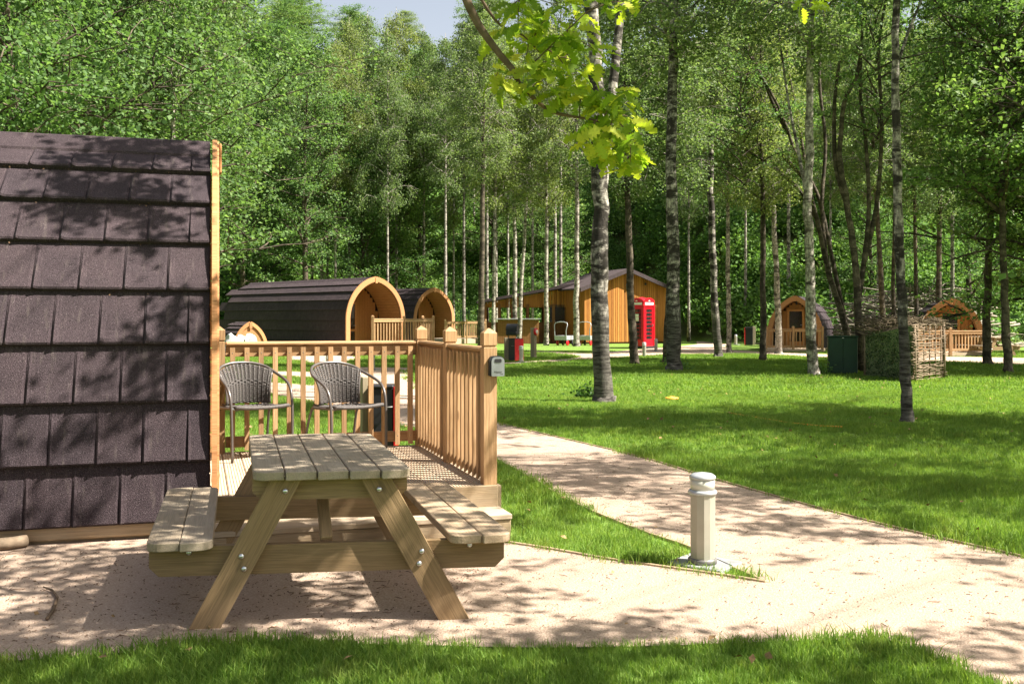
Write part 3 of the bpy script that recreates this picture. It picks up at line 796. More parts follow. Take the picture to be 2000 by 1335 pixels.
# ------------------------------------------------------------------ woven chairs
def make_chair(label, p, yaw):
    """faces local -y"""
    t = thing('bistro_chair', label, 'chair', p, yaw, 'wicker chairs on the deck'); W = wm(t)
    r = .0125
    loopp = []
    for i in range(21):      # hoop: front left leg up to arm, round the back, down to front right leg
        a = i / 20
    L = [(-.26, -.24, 0), (-.262, -.235, .30), (-.265, -.22, .50), (-.27, -.16, .60), (-.272, -.04, .655), (-.255, .10, .70), (-.20, .20, .755), (-.10, .245, .785), (0, .255, .79)]
    Lm = [(-x, y, z) for x, y, z in L[::-1][1:]]
    pts = smooth_line(L + Lm, 3)
    MB().tube([W @ q for q in pts], r, 8).build('arm_frame', M_TUBE, t, Matrix.Identity(4))
    for s in (-1, 1):
        q = smooth_line([(s * .20, -.20, .425), (s * .235, .05, .42), (s * .225, .16, .40), (s * .235, .235, .20), (s * .245, .27, 0)], 3)
        MB().tube([W @ k for k in q], .011, 8).build('rear_leg', M_TUBE, t, Matrix.Identity(4))
        MB().tube([W @ Vector((s * .264, -.222, .435)), W @ Vector((s * .19, -.20, .435))], .009, 6).build('seat_bracket', M_GREYMETAL, t, Matrix.Identity(4))
    # seat: woven strips on a rounded square
    def seat_pt(u, v):          # u -1..1 across, v 0 front..1 back
        wv = .225 - .045 * v
        return Vector((u * wv, -.235 + .43 * v, .445 - .022 * math.sin(v * math.pi * .8) - .012 * (1 - u * u)))
    rim = MB(); q = [seat_pt(-1, v) for v in np.linspace(1, 0, 6)] + [seat_pt(u, -.02 - .03 * (1 - u * u)) for u in np.linspace(-1, 1, 7)] + [seat_pt(1, v) for v in np.linspace(0, 1, 6)]
    rim.tube([W @ k for k in q], .016, 8); rim.build('seat_rim', M_WICKER, t, Matrix.Identity(4))
    st = MB()
    for k in range(14):
        u = -.93 + 1.86 * k / 13; c = [W @ (seat_pt(u, v) + Vector((0, 0, .004 * (1 if (k + i) % 2 else -1)))) for i, v in enumerate(np.linspace(0, 1, 15))]
        st.tube(c, .0095, 5)
    for i in range(22):
        v = (i + .5) / 22; c = [W @ (seat_pt(u, v) + Vector((0, 0, .005 * (1 if (k + i) % 2 else -1)))) for k, u in enumerate(np.linspace(-1, 1, 15))]
        st.tube(c, .0075, 4)
    tag(st.build('woven_seat', M_WICKER, t, Matrix.Identity(4)))
    # back: vertical woven ribs between the seat and the hoop
    def back_pt(u, v):
        wv = .185 + .045 * v - .02 * math.sin(v * math.pi)
        y = .20 + .055 * v - .11 * (abs(u) ** 2) - .02 * math.sin(v * math.pi) ; z = .445 + (.335 - .055 * u * u) * v
        return Vector((u * wv, y, z))
    bk = MB()
    for k in range(13):
        u = -.97 + 1.94 * k / 12; off = .004 * (1 if k % 2 else -1)
        c = [W @ (back_pt(u, v) + Vector((0, off * (1 if (i // 1) % 2 else -1), 0))) for i, v in enumerate(np.linspace(0, 1, 17))]
        bk.tube(c, .0105, 5)
    for i in range(40):
        v = (i + .5) / 40
        c = [W @ (back_pt(u, v) + Vector((0, .0095 * (1 if (k + (i // 2 if 18 < i < 25 else i)) % 2 else -1), 0))) for k, u in enumerate(np.linspace(-1, 1, 14))]
        bk.tube(c, .0042 if not 18 < i < 25 else .006, 4)
    bk.build('woven_back', M_WICKER, t, Matrix.Identity(4))
    for s in (-1, 1):
        MB().tube([W @ back_pt(s * 1.04, v) for v in np.linspace(0, 1, 8)], .010, 6).build('back_stay', M_TUBE, t, Matrix.Identity(4))
    return t
make_chair('grey wicker chair next to the lodge fascia, left one of the pair on the deck', Vector((-2.20, 8.42, DZ + .001)), R(36))
make_chair('grey wicker chair behind the middle of the picnic table, right one on the deck', Vector((-1.42, 8.45, DZ + .001)), R(40))

# ------------------------------------------------------------------ bollard lights
def make_bollard(label, p, yaw=0.2):
    t = thing('bollard_light', label, 'bollard', p, yaw, 'bollard lights along the paths'); W = wm(t); I = Matrix.Identity(4)
    def oct_ring(r, z): return [(r * math.cos(R(22.5 + 45 * k)), r * math.sin(R(22.5 + 45 * k)), z) for k in range(8)]
    MB().box((.0, .03, .005), (.36, .30, .03), W, .006).build('base_pad', M_CONC, t, I)
    MB().lathe([(.086, .018), (.088, .045), (.080, .052)], 18, W).build('collar', M_DARKMETAL, t, I)
    b = MB()
    prof = [(.0, -.073), (.045, -.066), (.068, -.035), (.074, .0), (.068, .035), (.045, .066), (0, .073), (-.05, .058), (-.058, .04), (-.058, -.04), (-.05, -.058)]
    b.sweep([[(x, y, z) for x, y in prof] for z in (.045, .44)], W); b.build('body', M_ALU, t, I)
    MB().lathe([(.080, .435), (.087, .440), (.087, .452), (.078, .462)], 20, W).build('ring', M_GREYMETAL, t, I)
    MB().lathe([(.073, .458), (.074, .53)], 20, W).build('lens', M_LENS, t, I)
    MB().lathe([(.078, .527), (.080, .535), (.078, .545), (.060, .557), (.02, .565)], 20, W).build('cap', M_GREYMETAL, t, I)
    MB().lathe([(.009, 0), (.009, .004), (.006, .006)], 10, W @ Matrix.Translation((-.058, -.012, .40)) @ Matrix.Rotation(R(-90), 4, 'Y')).build('lock_cap', M_BLACK, t, I)
    return t
def bollard_at(px, py, label): return make_bollard(label, gp(px, py), R(-20 + rnd.uniform(-20, 20)))
make_bollard('pale metal bollard light at the tip of the near grass wedge', gp(1372, 1104), R(-38))
bollard_at(1258, 697, 'bollard light in front of the red telephone box')
bollard_at(1281, 686, 'bollard light just right of the red telephone box')
bollard_at(1018, 708, 'bollard light in front of the red and black bin')
bollard_at(1437, 673, 'far bollard light between two birches by the bank')
bollard_at(642, 733, 'bollard light seen through the deck rail above the right chair')
bollard_at(727, 722, 'slim bollard light seen through the deck rail near the back post')

# ------------------------------------------------------------------ bins, posts, grill, cabinet
def ash_bin(label, p, yaw, h=.72, w=.27):
    t = thing('ash_bin', label, 'bin', p, yaw, 'black and red bins'); W = wm(t)
    MB().box((0, 0, h / 2), (w, w, h - .004), W, .015).build('body', M_BLACK, t, Matrix.Identity(4))
    MB().box((w / 2 + .012, 0, h / 2 + .01), (.024, w + .03, h), W, .006).build('red_front', M_RED, t, Matrix.Identity(4))
    MB().box((-.01, 0, h + .012), (w + .02, w + .03, .035), W, .012).build('lid', M_BLACK, t, Matrix.Identity(4))
    MB().tube([(w * .1, -w / 2 - .01, h * .70), (w * .1, -w / 2 - .04, h * .70), (w * .45, -w / 2 - .04, h * .71), (w * .45, -w / 2 - .01, h * .71)], .009, 6, W).build('handle', M_DARKMETAL, t, Matrix.Identity(4))
    return t
ash_bin('black bin with red side seen through the back deck rail', Vector((at(748, 0, 11.2).x, 11.2, .0)), R(0))
ash_bin('black bin with red front standing before the dark grill', gp(1007, 705), R(-50), .76, .36)
ash_bin('dark bin with red edge beside a post near the far bank', Vector((at(1462, 0, 54).x, 54, 0)), R(170), .95, .40)
def stub_post(label, p, h, w, yaw):
    t = thing('wooden_post', label, 'post', p, yaw)
    bar('shaft', t, p, p + Vector((0, 0, h)), w, w, M_OLDPOST, up=(math.cos(yaw), math.sin(yaw), 0), b=.008); return t
stub_post('short square timber post beside the bin behind the deck rail', Vector((at(716, 0, 11.3).x, 11.3, 0)), .83, .125, R(20))
stub_post('timber post left of the red and black bin', gp(989, 704), .80, .14, R(10))
stub_post('timber post right of the dark bin near the far bank', Vector((at(1474, 0, 54).x, 54.2, 0)), 1.02, .15, 0)
fp = thing('fire_point_post', 'timber post carrying a round red fire bell', 'post', gp(1042, 699), R(-35)); W = wm(fp)
bar('shaft', fp, wm(fp).translation, wm(fp).translation + Vector((0, 0, 1.12)), .17, .17, M_OLDPOST, up=(.8, -.6, 0), b=.01)
MB().lathe([(.13, 0), (.135, .02), (.12, .06), (.10, .07)], 20, W @ Matrix.Translation((.085, 0, .98)) @ Matrix.Rotation(R(90), 4, 'Y')).build('bell', M_RED, fp, Matrix.Identity(4))
MB().lathe([(.08, .07), (.075, .08)], 16, W @ Matrix.Translation((.085, 0, .98)) @ Matrix.Rotation(R(90), 4, 'Y')).build('bell_plate', M_WHITE, fp, Matrix.Identity(4))
gpz = gp(1001, 698); g = thing('barbecue_grill', 'black hooded barbecue grill standing behind the red and black bin', 'grill', gpz, R(-20)); W = wm(g)
for sx in (-1, 1): MB().tube([(sx * .16, 0, 0), (sx * .16, 0, .84)], .02, 6, W).build('leg', M_DARKMETAL, g, Matrix.Identity(4))
MB().box((0, 0, .92), (.44, .32, .16), W, .03).build('fire_box', M_BLACK, g, Matrix.Identity(4))
MB().sweep([[(x, .17 * math.cos(a) + .02, 1.0 + .27 * math.sin(a)) for a in np.linspace(.1, math.pi, 9)] for x in (-.22, .22)], W).build('hood', M_BLACK, g, Matrix.Identity(4))

cb = thing('service_cabinet', 'dark green metal service cabinet on the lawn beside the alder stems', 'cabinet', gp(1645, 730), R(-14)); W = wm(cb)
MB().box((0, 0, .5), (.74, .40, .97), W, .012).build('body', M_GREENCAB, cb, Matrix.Identity(4))
MB().box((0, -.004, 1.0), (.80, .46, .035), W, .012).build('lid', M_GREENCAB, cb, Matrix.Identity(4))
for sx in (-1, 1): MB().box((sx * .183, -.206, .50), (.352, .014, .90), W, .004).build('door', M_GREENCAB, cb, Matrix.Identity(4))
MB().box((0, -.235, .965), (.05, .006, .02), W).build('plate', M_GREYMETAL, cb, Matrix.Identity(4))

# ------------------------------------------------------------------ telephone box
tb = thing('telephone_box', 'red telephone box in front of the timber clad building', 'phone box', Vector((at(1254, 0, 48.6).x, 48.6, .0)), R(45)); W = wm(tb)
I4 = Matrix.Identity(4)
MB().box((0, 0, .06), (.93, .93, .12), W, .01).build('plinth', M_BLACK, tb, I4)
for sx in (-1, 1):
    for sy in (-1, 1): MB().box((sx * .40, sy * .40, 1.10), (.10, .10, 1.96), W, .012).build('corner_post', M_RED, tb, I4)
MB().box((0, 0, 2.07), (.92, .92, .10), W, .02).build('cornice', M_RED, tb, I4)
MB().box((0, 0, 2.18), (.86, .86, .16), W, .01).build('head', M_RED, tb, I4)
for k in range(4):
    Wk = W @ rot(R(90 * k))
    # segmental pediment, sign panel, crown
    seg = [(-.43, 0)] + [(.43 * -math.cos(t), 0.20 * math.sin(t)) for t in np.linspace(0, math.pi, 13)] + [(.43, 0)]
    MB().prism(seg, .03, Wk @ Matrix.Translation((0, -.41, 2.26)) @ Matrix.Rotation(R(90), 4, 'X')).build('pediment', M_RED, tb, I4)
    MB().box((0, -.437, 2.175), (.66, .012, .115), Wk, .003).build('sign_panel', M_WHITE, tb, I4)
    crown = [(-.05, 0), (.05, 0), (.06, .05), (.03, .035), (0, .07), (-.03, .035), (-.06, .05)]
    MB().prism(crown, .008, Wk @ Matrix.Translation((0, -.438, 2.285)) @ Matrix.Rotation(R(90), 4, 'X')).build('crown_emblem', M_WHITE, tb, I4)
    dr = MB()
    dr.box((0, -.40, .27), (.70, .05, .30), Wk, .01); dr.box((0, -.40, 1.98), (.70, .05, .10), Wk, .01)
    for sx in (-1, 1): dr.box((sx * .31, -.40, 1.15), (.09, .05, 1.6), Wk, .006)
    door = dr.build('door', M_RED, tb, I4)
    bars = MB()
    for j in range(9): bars.box((0, -.40, .44 + j * .185), (.54, .03, .018), Wk, .003)
    for sx in (-.19, .19): bars.box((sx, -.40, 1.18), (.016, .028, 1.5), Wk, .003)
    bars.build('glazing_bar', M_RED, door, I4)
    MB().box((0, -.398, 1.18), (.54, .006, 1.5), Wk).build('pane', M_GLASS, door, I4)
    if k in (0, 1): MB().box((.28, -.435, 1.12), (.02, .03, .10), Wk, .004).build('handle', M_GREYMETAL, door, I4)
dome = MB(); N = 8
dome.sweep([[(x, -.40 + .8 * j / N, 2.27 + .23 * (1 - (2 * j / N - 1) ** 2) * (1 - .8 * (x / .40) ** 2)) for j in range(N + 1)] for x in np.linspace(-.40, .40, 9)], W, True, False)
dome.build('roof_dome', M_RED, tb, I4)
MB().box((0, .1, 1.35), (.40, .25, .55), W, .02).build('telephone_unit', M_DARKMETAL, tb, I4)
MB().box((-.412, 0, 1.5), (.004, .22, .34), W).build('notice', M_WHITE, tb, I4)

# ------------------------------------------------------------------ reception building
AB = R(22); B0 = Vector((4.13, 56.5, 0))
bl = thing('reception_building', 'orange timber clad building with a gable and a low open veranda wing', 'building', B0, AB); W = wm(bl)
bwid, bdep, ez, az = 5.35, 4.2, 3.2, 4.2
gable = MB(); nb = int(bwid / .14); yv = .14
for i in range(nb + 1):
    x0, x1 = i * .14 + .012, min(bwid, (i + 1) * .14 - .012)
    if x1 - x0 < .02: continue
    zt = lambda x: ez + (az - ez) * (1 - abs(x - bwid / 2) / (bwid / 2))
    gable.add([(x0, 0, .10), (x1, 0, .10), (x1, 0, zt(x1)), (x0, 0, zt(x0)), (x0, .03, .10), (x1, .03, .10), (x1, .03, zt(x1)), (x0, .03, zt(x0))], [(0, 1, 2, 3), (0, 3, 7, 4), (1, 5, 6, 2)])
gable.build('gable_cladding', M_CLAD, bl, W)
MB().add([(0, .025, .0), (bwid, .025, .0), (bwid, .025, ez), (bwid / 2, .025, az), (0, .025, ez)], [(0, 1, 2, 3, 4)]).build('gable_backing', M_GAPSHADE, bl, W)
sd = MB()
for i in range(int(bdep / .14)): sd.box((-.012, i * .14 + .07, ez / 2 + .03), (.03, .131, ez - .08))
sd.build('side_cladding', M_CLAD, bl, W)
sd = MB()
for i in range(int(bdep / .14)): sd.box((bwid + .012, i * .14 + .07, ez / 2 + .03), (.03, .131, ez - .08))
sd.build('side_cladding', M_CLAD, bl, W)
MB().box((bwid / 2, bdep, ez / 2), (bwid, .06, ez)).build('rear_wall', M_CLADDARK, bl, W)
for s in (-1, 1):
    r = MB(); ex = .45; sl = (az - ez) / (bwid / 2)
    xe = bwid / 2 + s * (bwid / 2 + ex); zeave = ez - ex * sl
    r.sweep([[(bwid / 2, yy, az + .03), (bwid / 2, yy, az + .13), (xe, yy, zeave + .13), (xe, yy, zeave + .03)] for yy in (-.35, bdep + .3)], None)
    r.build('roof_slope', M_DRAIN, bl, W)
    r = MB(); r.sweep([[(bwid / 2, yy, az - .08), (bwid / 2, yy, az + .15), (xe, yy, zeave + .15), (xe, yy, zeave - .08)] for yy in (-.40, -.352)]); r.build('bargeboard', M_DRAIN, bl, W)
MB().box((1.15, -.05, 3.15), (.16, .08, .14), None, .01).build('alarm_box', M_WHITE, bl, W)
MB().box((.70, -.03, 1.92), (.22, .06, .55), None, .01).build('notice_board', M_BLACK, bl, W)
MB().box((2.7, -.05, 3.3), (.09, .09, .34), None, .01).build('wall_lamp', M_GREYMETAL, bl, W)
MB().box((3.9, -.05, 3.45), (.10, .09, .12), None, .01).build('wall_lamp', M_BLACK, bl, W)
# veranda wing, attached to the left side (world-aligned)
wx0, wx1, wy = at(945, 0, 58.8).x, at(1132, 0, 58.8).x, 58.8
wz = lambda x: 2.40 + (3.42 - 2.40) * (x - wx0) / (wx1 - wx0)
for yy in (wy, wy + 3.6):
    lo = MB(); hi = MB(); i = 0; x = wx0 + .1
    while x < wx1 - .1:
        lo.box((x + .065, yy, .62), (.115, .03, 1.2)); zt = wz(x) - .06
        hi.box((x + .065, yy, (2.05 + (wz(x) - wx0 * 0 - .1)) / 2 + .06), (.112, .03, max(.1, wz(x) - .1 - 2.05)))
        x += .14
    lo.build('veranda_lower_boards', M_CLADDARK, bl, I4); hi.build('veranda_upper_boards', M_CLAD, bl, I4)
    for px_ in (948, 975, 1000, 1031, 1064, 1081, 1110):
        x = at(px_, 0, wy).x; bar('veranda_post', bl, (x, yy, 0), (x, yy, 2.3), .16, .16, M_CLADDARK, up=(0, -1, 0))
rf = MB(); rf.sweep([[(wx0 - .4, yy, wz(wx0 - .4) + .0), (wx1 + .25, yy, wz(wx1 + .25)), (wx1 + .25, yy, wz(wx1 + .25) + .16), (wx0 - .4, yy, wz(wx0 - .4) + .16)] for yy in (wy - .45, wy + 4)])
rf.build('veranda_roof', M_DRAIN, bl, I4)
MB().box((at(1088, 0, wy).x, wy - .03, 1.75), (.9, .06, 1.0)).build('doorway', M_GLASS, bl, I4)
MB().box((at(1137, 0, 57.6).x, 57.7, 1.0), (.42, .10, 1.7), None, .01).build('green_door', M_GREENCAB, bl, I4)
ct = thing('bar_counter', 'dark boarded bar counter with a pale top in front of the veranda', 'counter', Vector((at(1012, 0, 57).x, 57, 0)), 0)
cw = 80 * 57 / F; c0 = wm(ct)
cbm = MB(); i = 0
while i * .14 < cw: cbm.box((-cw / 2 + i * .14 + .065, 0, .70), (.13, .03, 1.36)); i += 1
cbm.build('boards', M_CLADDARK, ct, c0)
MB().box((0, .25, .70), (cw, .45, 1.36), None, .01).build('carcass', M_CLADDARK, ct, c0)
MB().box((0, .2, 1.42), (cw + .2, .75, .06), None, .01).build('worktop', M_CONC, ct, c0)
def cart(label, px_, py, yaw):
    p = gp(px_, py); t = thing('luggage_cart', label, 'cart', p, yaw, 'luggage carts by the building'); W = wm(t)
    MB().tube(smooth_line([(-.35, -.5, .30), (-.35, -.55, .8), (-.35, -.45, 1.22), (.35, -.45, 1.22), (.35, -.55, .8), (.35, -.5, .30)], 3), .022, 6, W).build('handle', M_GREYMETAL, t, I4)
    tray = MB()
    tray.box((0, 0, .30), (.72, 1.05, .03), W)
    for sx in (-1, 1): tray.box((sx * .36, 0, .42), (.03, 1.05, .22), W)
    for sy in (-1, 1): tray.box((0, sy * .52, .42), (.72, .03, .22), W)
    tray.build('tray', M_GREYMETAL, t, I4)
    for sx in (-1, 1):
        for sy in (-.3, .3): MB().lathe([(.10, -.03), (.14, -.025), (.14, .025), (.10, .03)], 14, W @ Matrix.Translation((sx * .30, sy, .14)) @ Matrix.Rotation(R(90), 4, 'Y')).build('wheel', M_RED if sy < 0 else M_BLACK, t, I4)
    return t
cart('silver luggage cart parked left of a birch by the veranda', 1104, 674, R(-32))
cart('silver luggage cart between the birch and the gable corner', 1148, 674, R(-28))

# ------------------------------------------------------------------ far decks with railings
def far_deck(label, pts, dz, rz, floor, mat=M_DECK, n_per_m=6.5):
    """pts: list of post positions along the rail (x, y)"""
    t = thing('lodge_deck', label, 'deck', (*pts[0], 0)); c = sum((Vector((*f, 0)) for f in floor), Vector()) / len(floor)
    tri = MB(); tri.add([(x, y, dz) for x, y in floor] + [(x, y, .02) for x, y in floor], [tuple(range(len(floor)))] + [(i, (i + 1) % len(floor), len(floor) + (i + 1) % len(floor), len(floor) + i) for i in range(len(floor))])
    tri.build('deck_floor', M_DECKFLOOR, t, I4)
    for x, y in pts:
        post(t, Vector((x, y, .0)), rz + .13, 0, .10, mat)
    for a, b in zip(pts, pts[1:]):
        A, B = Vector((*a, 0)), Vector((*b, 0)); d = (B - A); L = d.length; d.normalize()
        ins = Vector((-d.y, d.x, 0));
        if ins.dot(c - A) < 0: ins = -ins
        railing(t, A + d * .05, B - d * .05, dz + .02, rz, max(3, int(L * n_per_m)), ins, mat, .042)
    return t
def ax(px_, Y): return ((px_ - CX) * Y / F, Y)
far_deck('railed timber deck before the large arched lodge', [ax(728, 38.5), ax(789, 39.8), ax(846, 41.2), ax(826, 44.5)], .42, 1.46, [ax(664, 39.2), ax(728, 38.3), ax(848, 41.3), ax(828, 44.7), ax(770, 42.4)])
far_deck('railed timber deck of the lodge hidden behind the larger one', [ax(870, 56), ax(911, 57), ax(949, 58), ax(938, 61)], .30, 1.28, [ax(815, 57), ax(870, 55.8), ax(951, 58.2), ax(940, 61.2), ax(885, 60)])
far_deck('small railed deck in front of the lodge left of the green cabinet', [ax(1496, 43.4), ax(1549, 43), ax(1606, 42.6)], .14, 1.02, [ax(1494, 45.2), ax(1496, 43.3), ax(1607, 42.5), ax(1612, 44.6)])
far_deck('small railed deck in front of the lodge behind the wattle hide', [ax(1795, 38.0), ax(1856, 38.2), ax(1922, 38.6)], .16, 1.0, [ax(1795, 39.8), ax(1795, 37.9), ax(1923, 38.5), ax(1918, 40.2)])
fn = thing('wire_fence', 'green wire mesh fence panel between the second lodge and the veranda', 'fence', (*ax(915, 62), 0))
for i in range(5): bar('fence_post', fn, (*ax(884 + i * 16, 62), 0), (*ax(884 + i * 16, 62), 2.0), .05, .05, M_GREENCAB, up=(0, 1, 0))
ms = MB(); xa, xb = ax(884, 62)[0], ax(948, 62)[0]
for i in range(41): ms.box((xa + (xb - xa) * i / 40, 62, 1.0), (.012, .012, 1.9))
for i in range(14): ms.box(((xa + xb) / 2, 62, .1 + i * .145), (xb - xa, .012, .012))
ms.build('mesh_panel', M_GREENCAB, fn, I4)

# ------------------------------------------------------------------ wattle hide
hd = thing('woven_hide', 'rustic hide with a wattle side, camouflage net wall and brushwood roof', 'hide', gp(1780, 746), 0)
hA, hB, hC = gp(1690, 735), gp(1786, 746), gp(1843, 738)
def lerp(a, b, t): return a + (b - a) * t
zl, zr_ = 1.02, 1.34
for p, h in ((hA, zl), (hB, zr_), (hC, zr_ + .03)): MB().tube([p, p + Vector((.01, 0, h * .5)), p + Vector((0, .01, h))], [.045, .04, .035], 7).build('pole', M_STICK, hd, I4)
mb = MB(); nxm, nzm = 16, 12; VV = []
for j in range(nzm + 1):
    for i in range(nxm + 1):
        p = lerp(hA, hB, i / nxm); z = (zl + (zr_ - zl) * i / nxm) * j / nzm
        VV.append((p.x + rnd.uniform(-.02, .02), p.y + rnd.uniform(-.05, .05), z))
mb.add(VV, [(j * (nxm + 1) + i, j * (nxm + 1) + i + 1, (j + 1) * (nxm + 1) + i + 1, (j + 1) * (nxm + 1) + i) for j in range(nzm) for i in range(nxm)])
mb.build('camouflage_net', M_CAMO, hd, I4)
nt = np.random.default_rng(5); c = np.stack([np.array(lerp(hA, hB, t)) for t in nt.random(2600)]); c[:, 2] = nt.random(2600) * 1.15 + .02; c[:, 1] -= nt.random(2600) * .06; c[:, 2] = np.minimum(c[:, 2], 1.0 + .2 * nt.random(2600))
tag(link('net_scrim', leaf_mesh('net_scrim', c, .06, nt, M_CAMO, 0.), hd, I4), kind='stuff')
for j in range(46):
    z = .04 + j * .0285; q = []; t0, t1 = -rnd.uniform(0, .12), (1 + rnd.uniform(0, .14)) if rnd.random() < .75 else rnd.uniform(.55, .9); sag = rnd.uniform(-.04, .03)
    for i in range(9):
        t = t0 + (t1 - t0) * i / 8; p = lerp(hB, hC, t); q.append(p + Vector((rnd.uniform(-.01, .01), (.035 if (i + j) % 2 else -.035) + rnd.uniform(-.02, .02), z + sag * math.sin(t * 3.1) + rnd.uniform(-.014, .014))))
    MB().tube(q, list(np.linspace(rnd.uniform(.010, .019), rnd.uniform(.004, .010), 9)), 5).build('wattle_rod', M_STICK, hd, I4)
for i in range(5):
    p = lerp(hB, hC, (i + .5) / 5); MB().tube([p, p + Vector((0, 0, 1.36))], .016, 6).build('stake', M_STICK, hd, I4)
th = MB(); hD = hA + Vector((.3, 1.5, 0)); hE = hC + Vector((.2, 1.5, 0))
for i in range(620):
    s, w_ = rnd.random(), rnd.random()
    a = lerp(lerp(hA, hB, s) if rnd.random() < .6 else lerp(hB, hC, s), lerp(hD, hE, s), w_ * .9)
    z = zl + (zr_ - zl) * min(1, max(0, (a.x - hA.x) / (hB.x - hA.x))) + .03 + .05 * math.sin(w_ * 3) + rnd.uniform(-.06, .05)
    d = Vector((rnd.gauss(.35, .5), rnd.gauss(0, .5), rnd.gauss(-.12, .2))) * .5
    th.tube([Vector((a.x, a.y, z)) - d * .6, Vector((a.x, a.y, z + .02)), Vector((a.x, a.y, z - .03)) + d * .6], [.007, .012, .004], 4)
tag(th.build('brushwood_roof', M_THATCH, hd, I4), kind='stuff')
rfm = MB(); rfm.add([(hA.x, hA.y, zl), (hB.x, hB.y, zr_), (hC.x, hC.y, zr_), (hE.x, hE.y, zr_ + .1), (hD.x, hD.y, zl + .1)], [(0, 1, 2, 3, 4)]); rfm.build('roof_lining', M_THATCH, hd, I4)

# brushwood heap on the bank
bp = MB(); bc = Vector((at(1790, 0, 50).x, 50.5, 0))
for i in range(420):
    p = bc + Vector((rnd.gauss(0, 2.4), rnd.gauss(0, 1.3), 0)); e = 1 - min(1, ((p.x - bc.x) / 5.0) ** 2)
    p.z = float(hill(p.x, p.y)) + rnd.random() * 3.0 * max(0, e)
    d = Vector((rnd.gauss(0, 1), rnd.gauss(0, .5), rnd.gauss(0, .22))).normalized() * rnd.uniform(.5, 1.7)
    bp.tube([p - d, p + Vector((0, 0, rnd.uniform(-.1, .1))), p + d], [rnd.uniform(.03, .07), .035, .012], 4)
tag(bp.build('brush_heap', M_DEADWOOD), 'grey heap of cut branches piled on the bank at right', kind='stuff')

# stones by the kennel
for i in range(7):
    px_ = 442 + i * 9.5; Yq = 38.4 + rnd.uniform(-.3, .3); r0 = rnd.uniform(.24, .34)
    me = bpy.data.meshes.new('rock'); bm = bmesh.new(); bmesh.ops.create_icosphere(bm, subdivisions=2, radius=1)
    for v in bm.verts: v.co *= 1 + rnd.uniform(-.2, .15)
    bm.to_mesh(me); bm.free(); me.materials.append(M_STONE)
    o = link('rock', me, None, Matrix.Translation((at(px_, 0, Yq).x, Yq, r0 * .75 + (.30 if i % 2 else 0))) @ Matrix.Rotation(rnd.random() * 6, 4, 'Z') @ Matrix.Diagonal((r0, r0 * .8, r0 * (1.3 if i % 2 else .9), 1)))
    tag(o, 'pale grey boulder in the row of rocks beside the kennel', 'rock', 'rocks beside the kennel')

# small orange toy and hose on the lawn
tp = gp(1312, 783); t = thing('toy_ring', 'small orange toy lying on the sunny lawn', 'toy', tp, 0.3)
MB().tube([tp + Vector((.10 * math.cos(a), .07 * math.sin(a), .045)) for a in np.linspace(0, 2 * math.pi, 17)], .03, 7).build('ring', M_ORANGE, t, I4)
MB().tube([tp + Vector((-.1, -.02, .03)), tp + Vector((-.02, 0, .06)), tp + Vector((.06, .01, .05))], .03, 7).build('float', M_ORANGE, t, I4)
MB().tube([gp(x, y, .03) for x, y in ((1425, 806), (1480, 815), (1540, 825), (1600, 831), (1645, 833))], .010, 5).build('cord', M_ORANGE)
tag(bpy.data.objects['cord'], 'thin orange cord lying across the shaded lawn', 'cord')

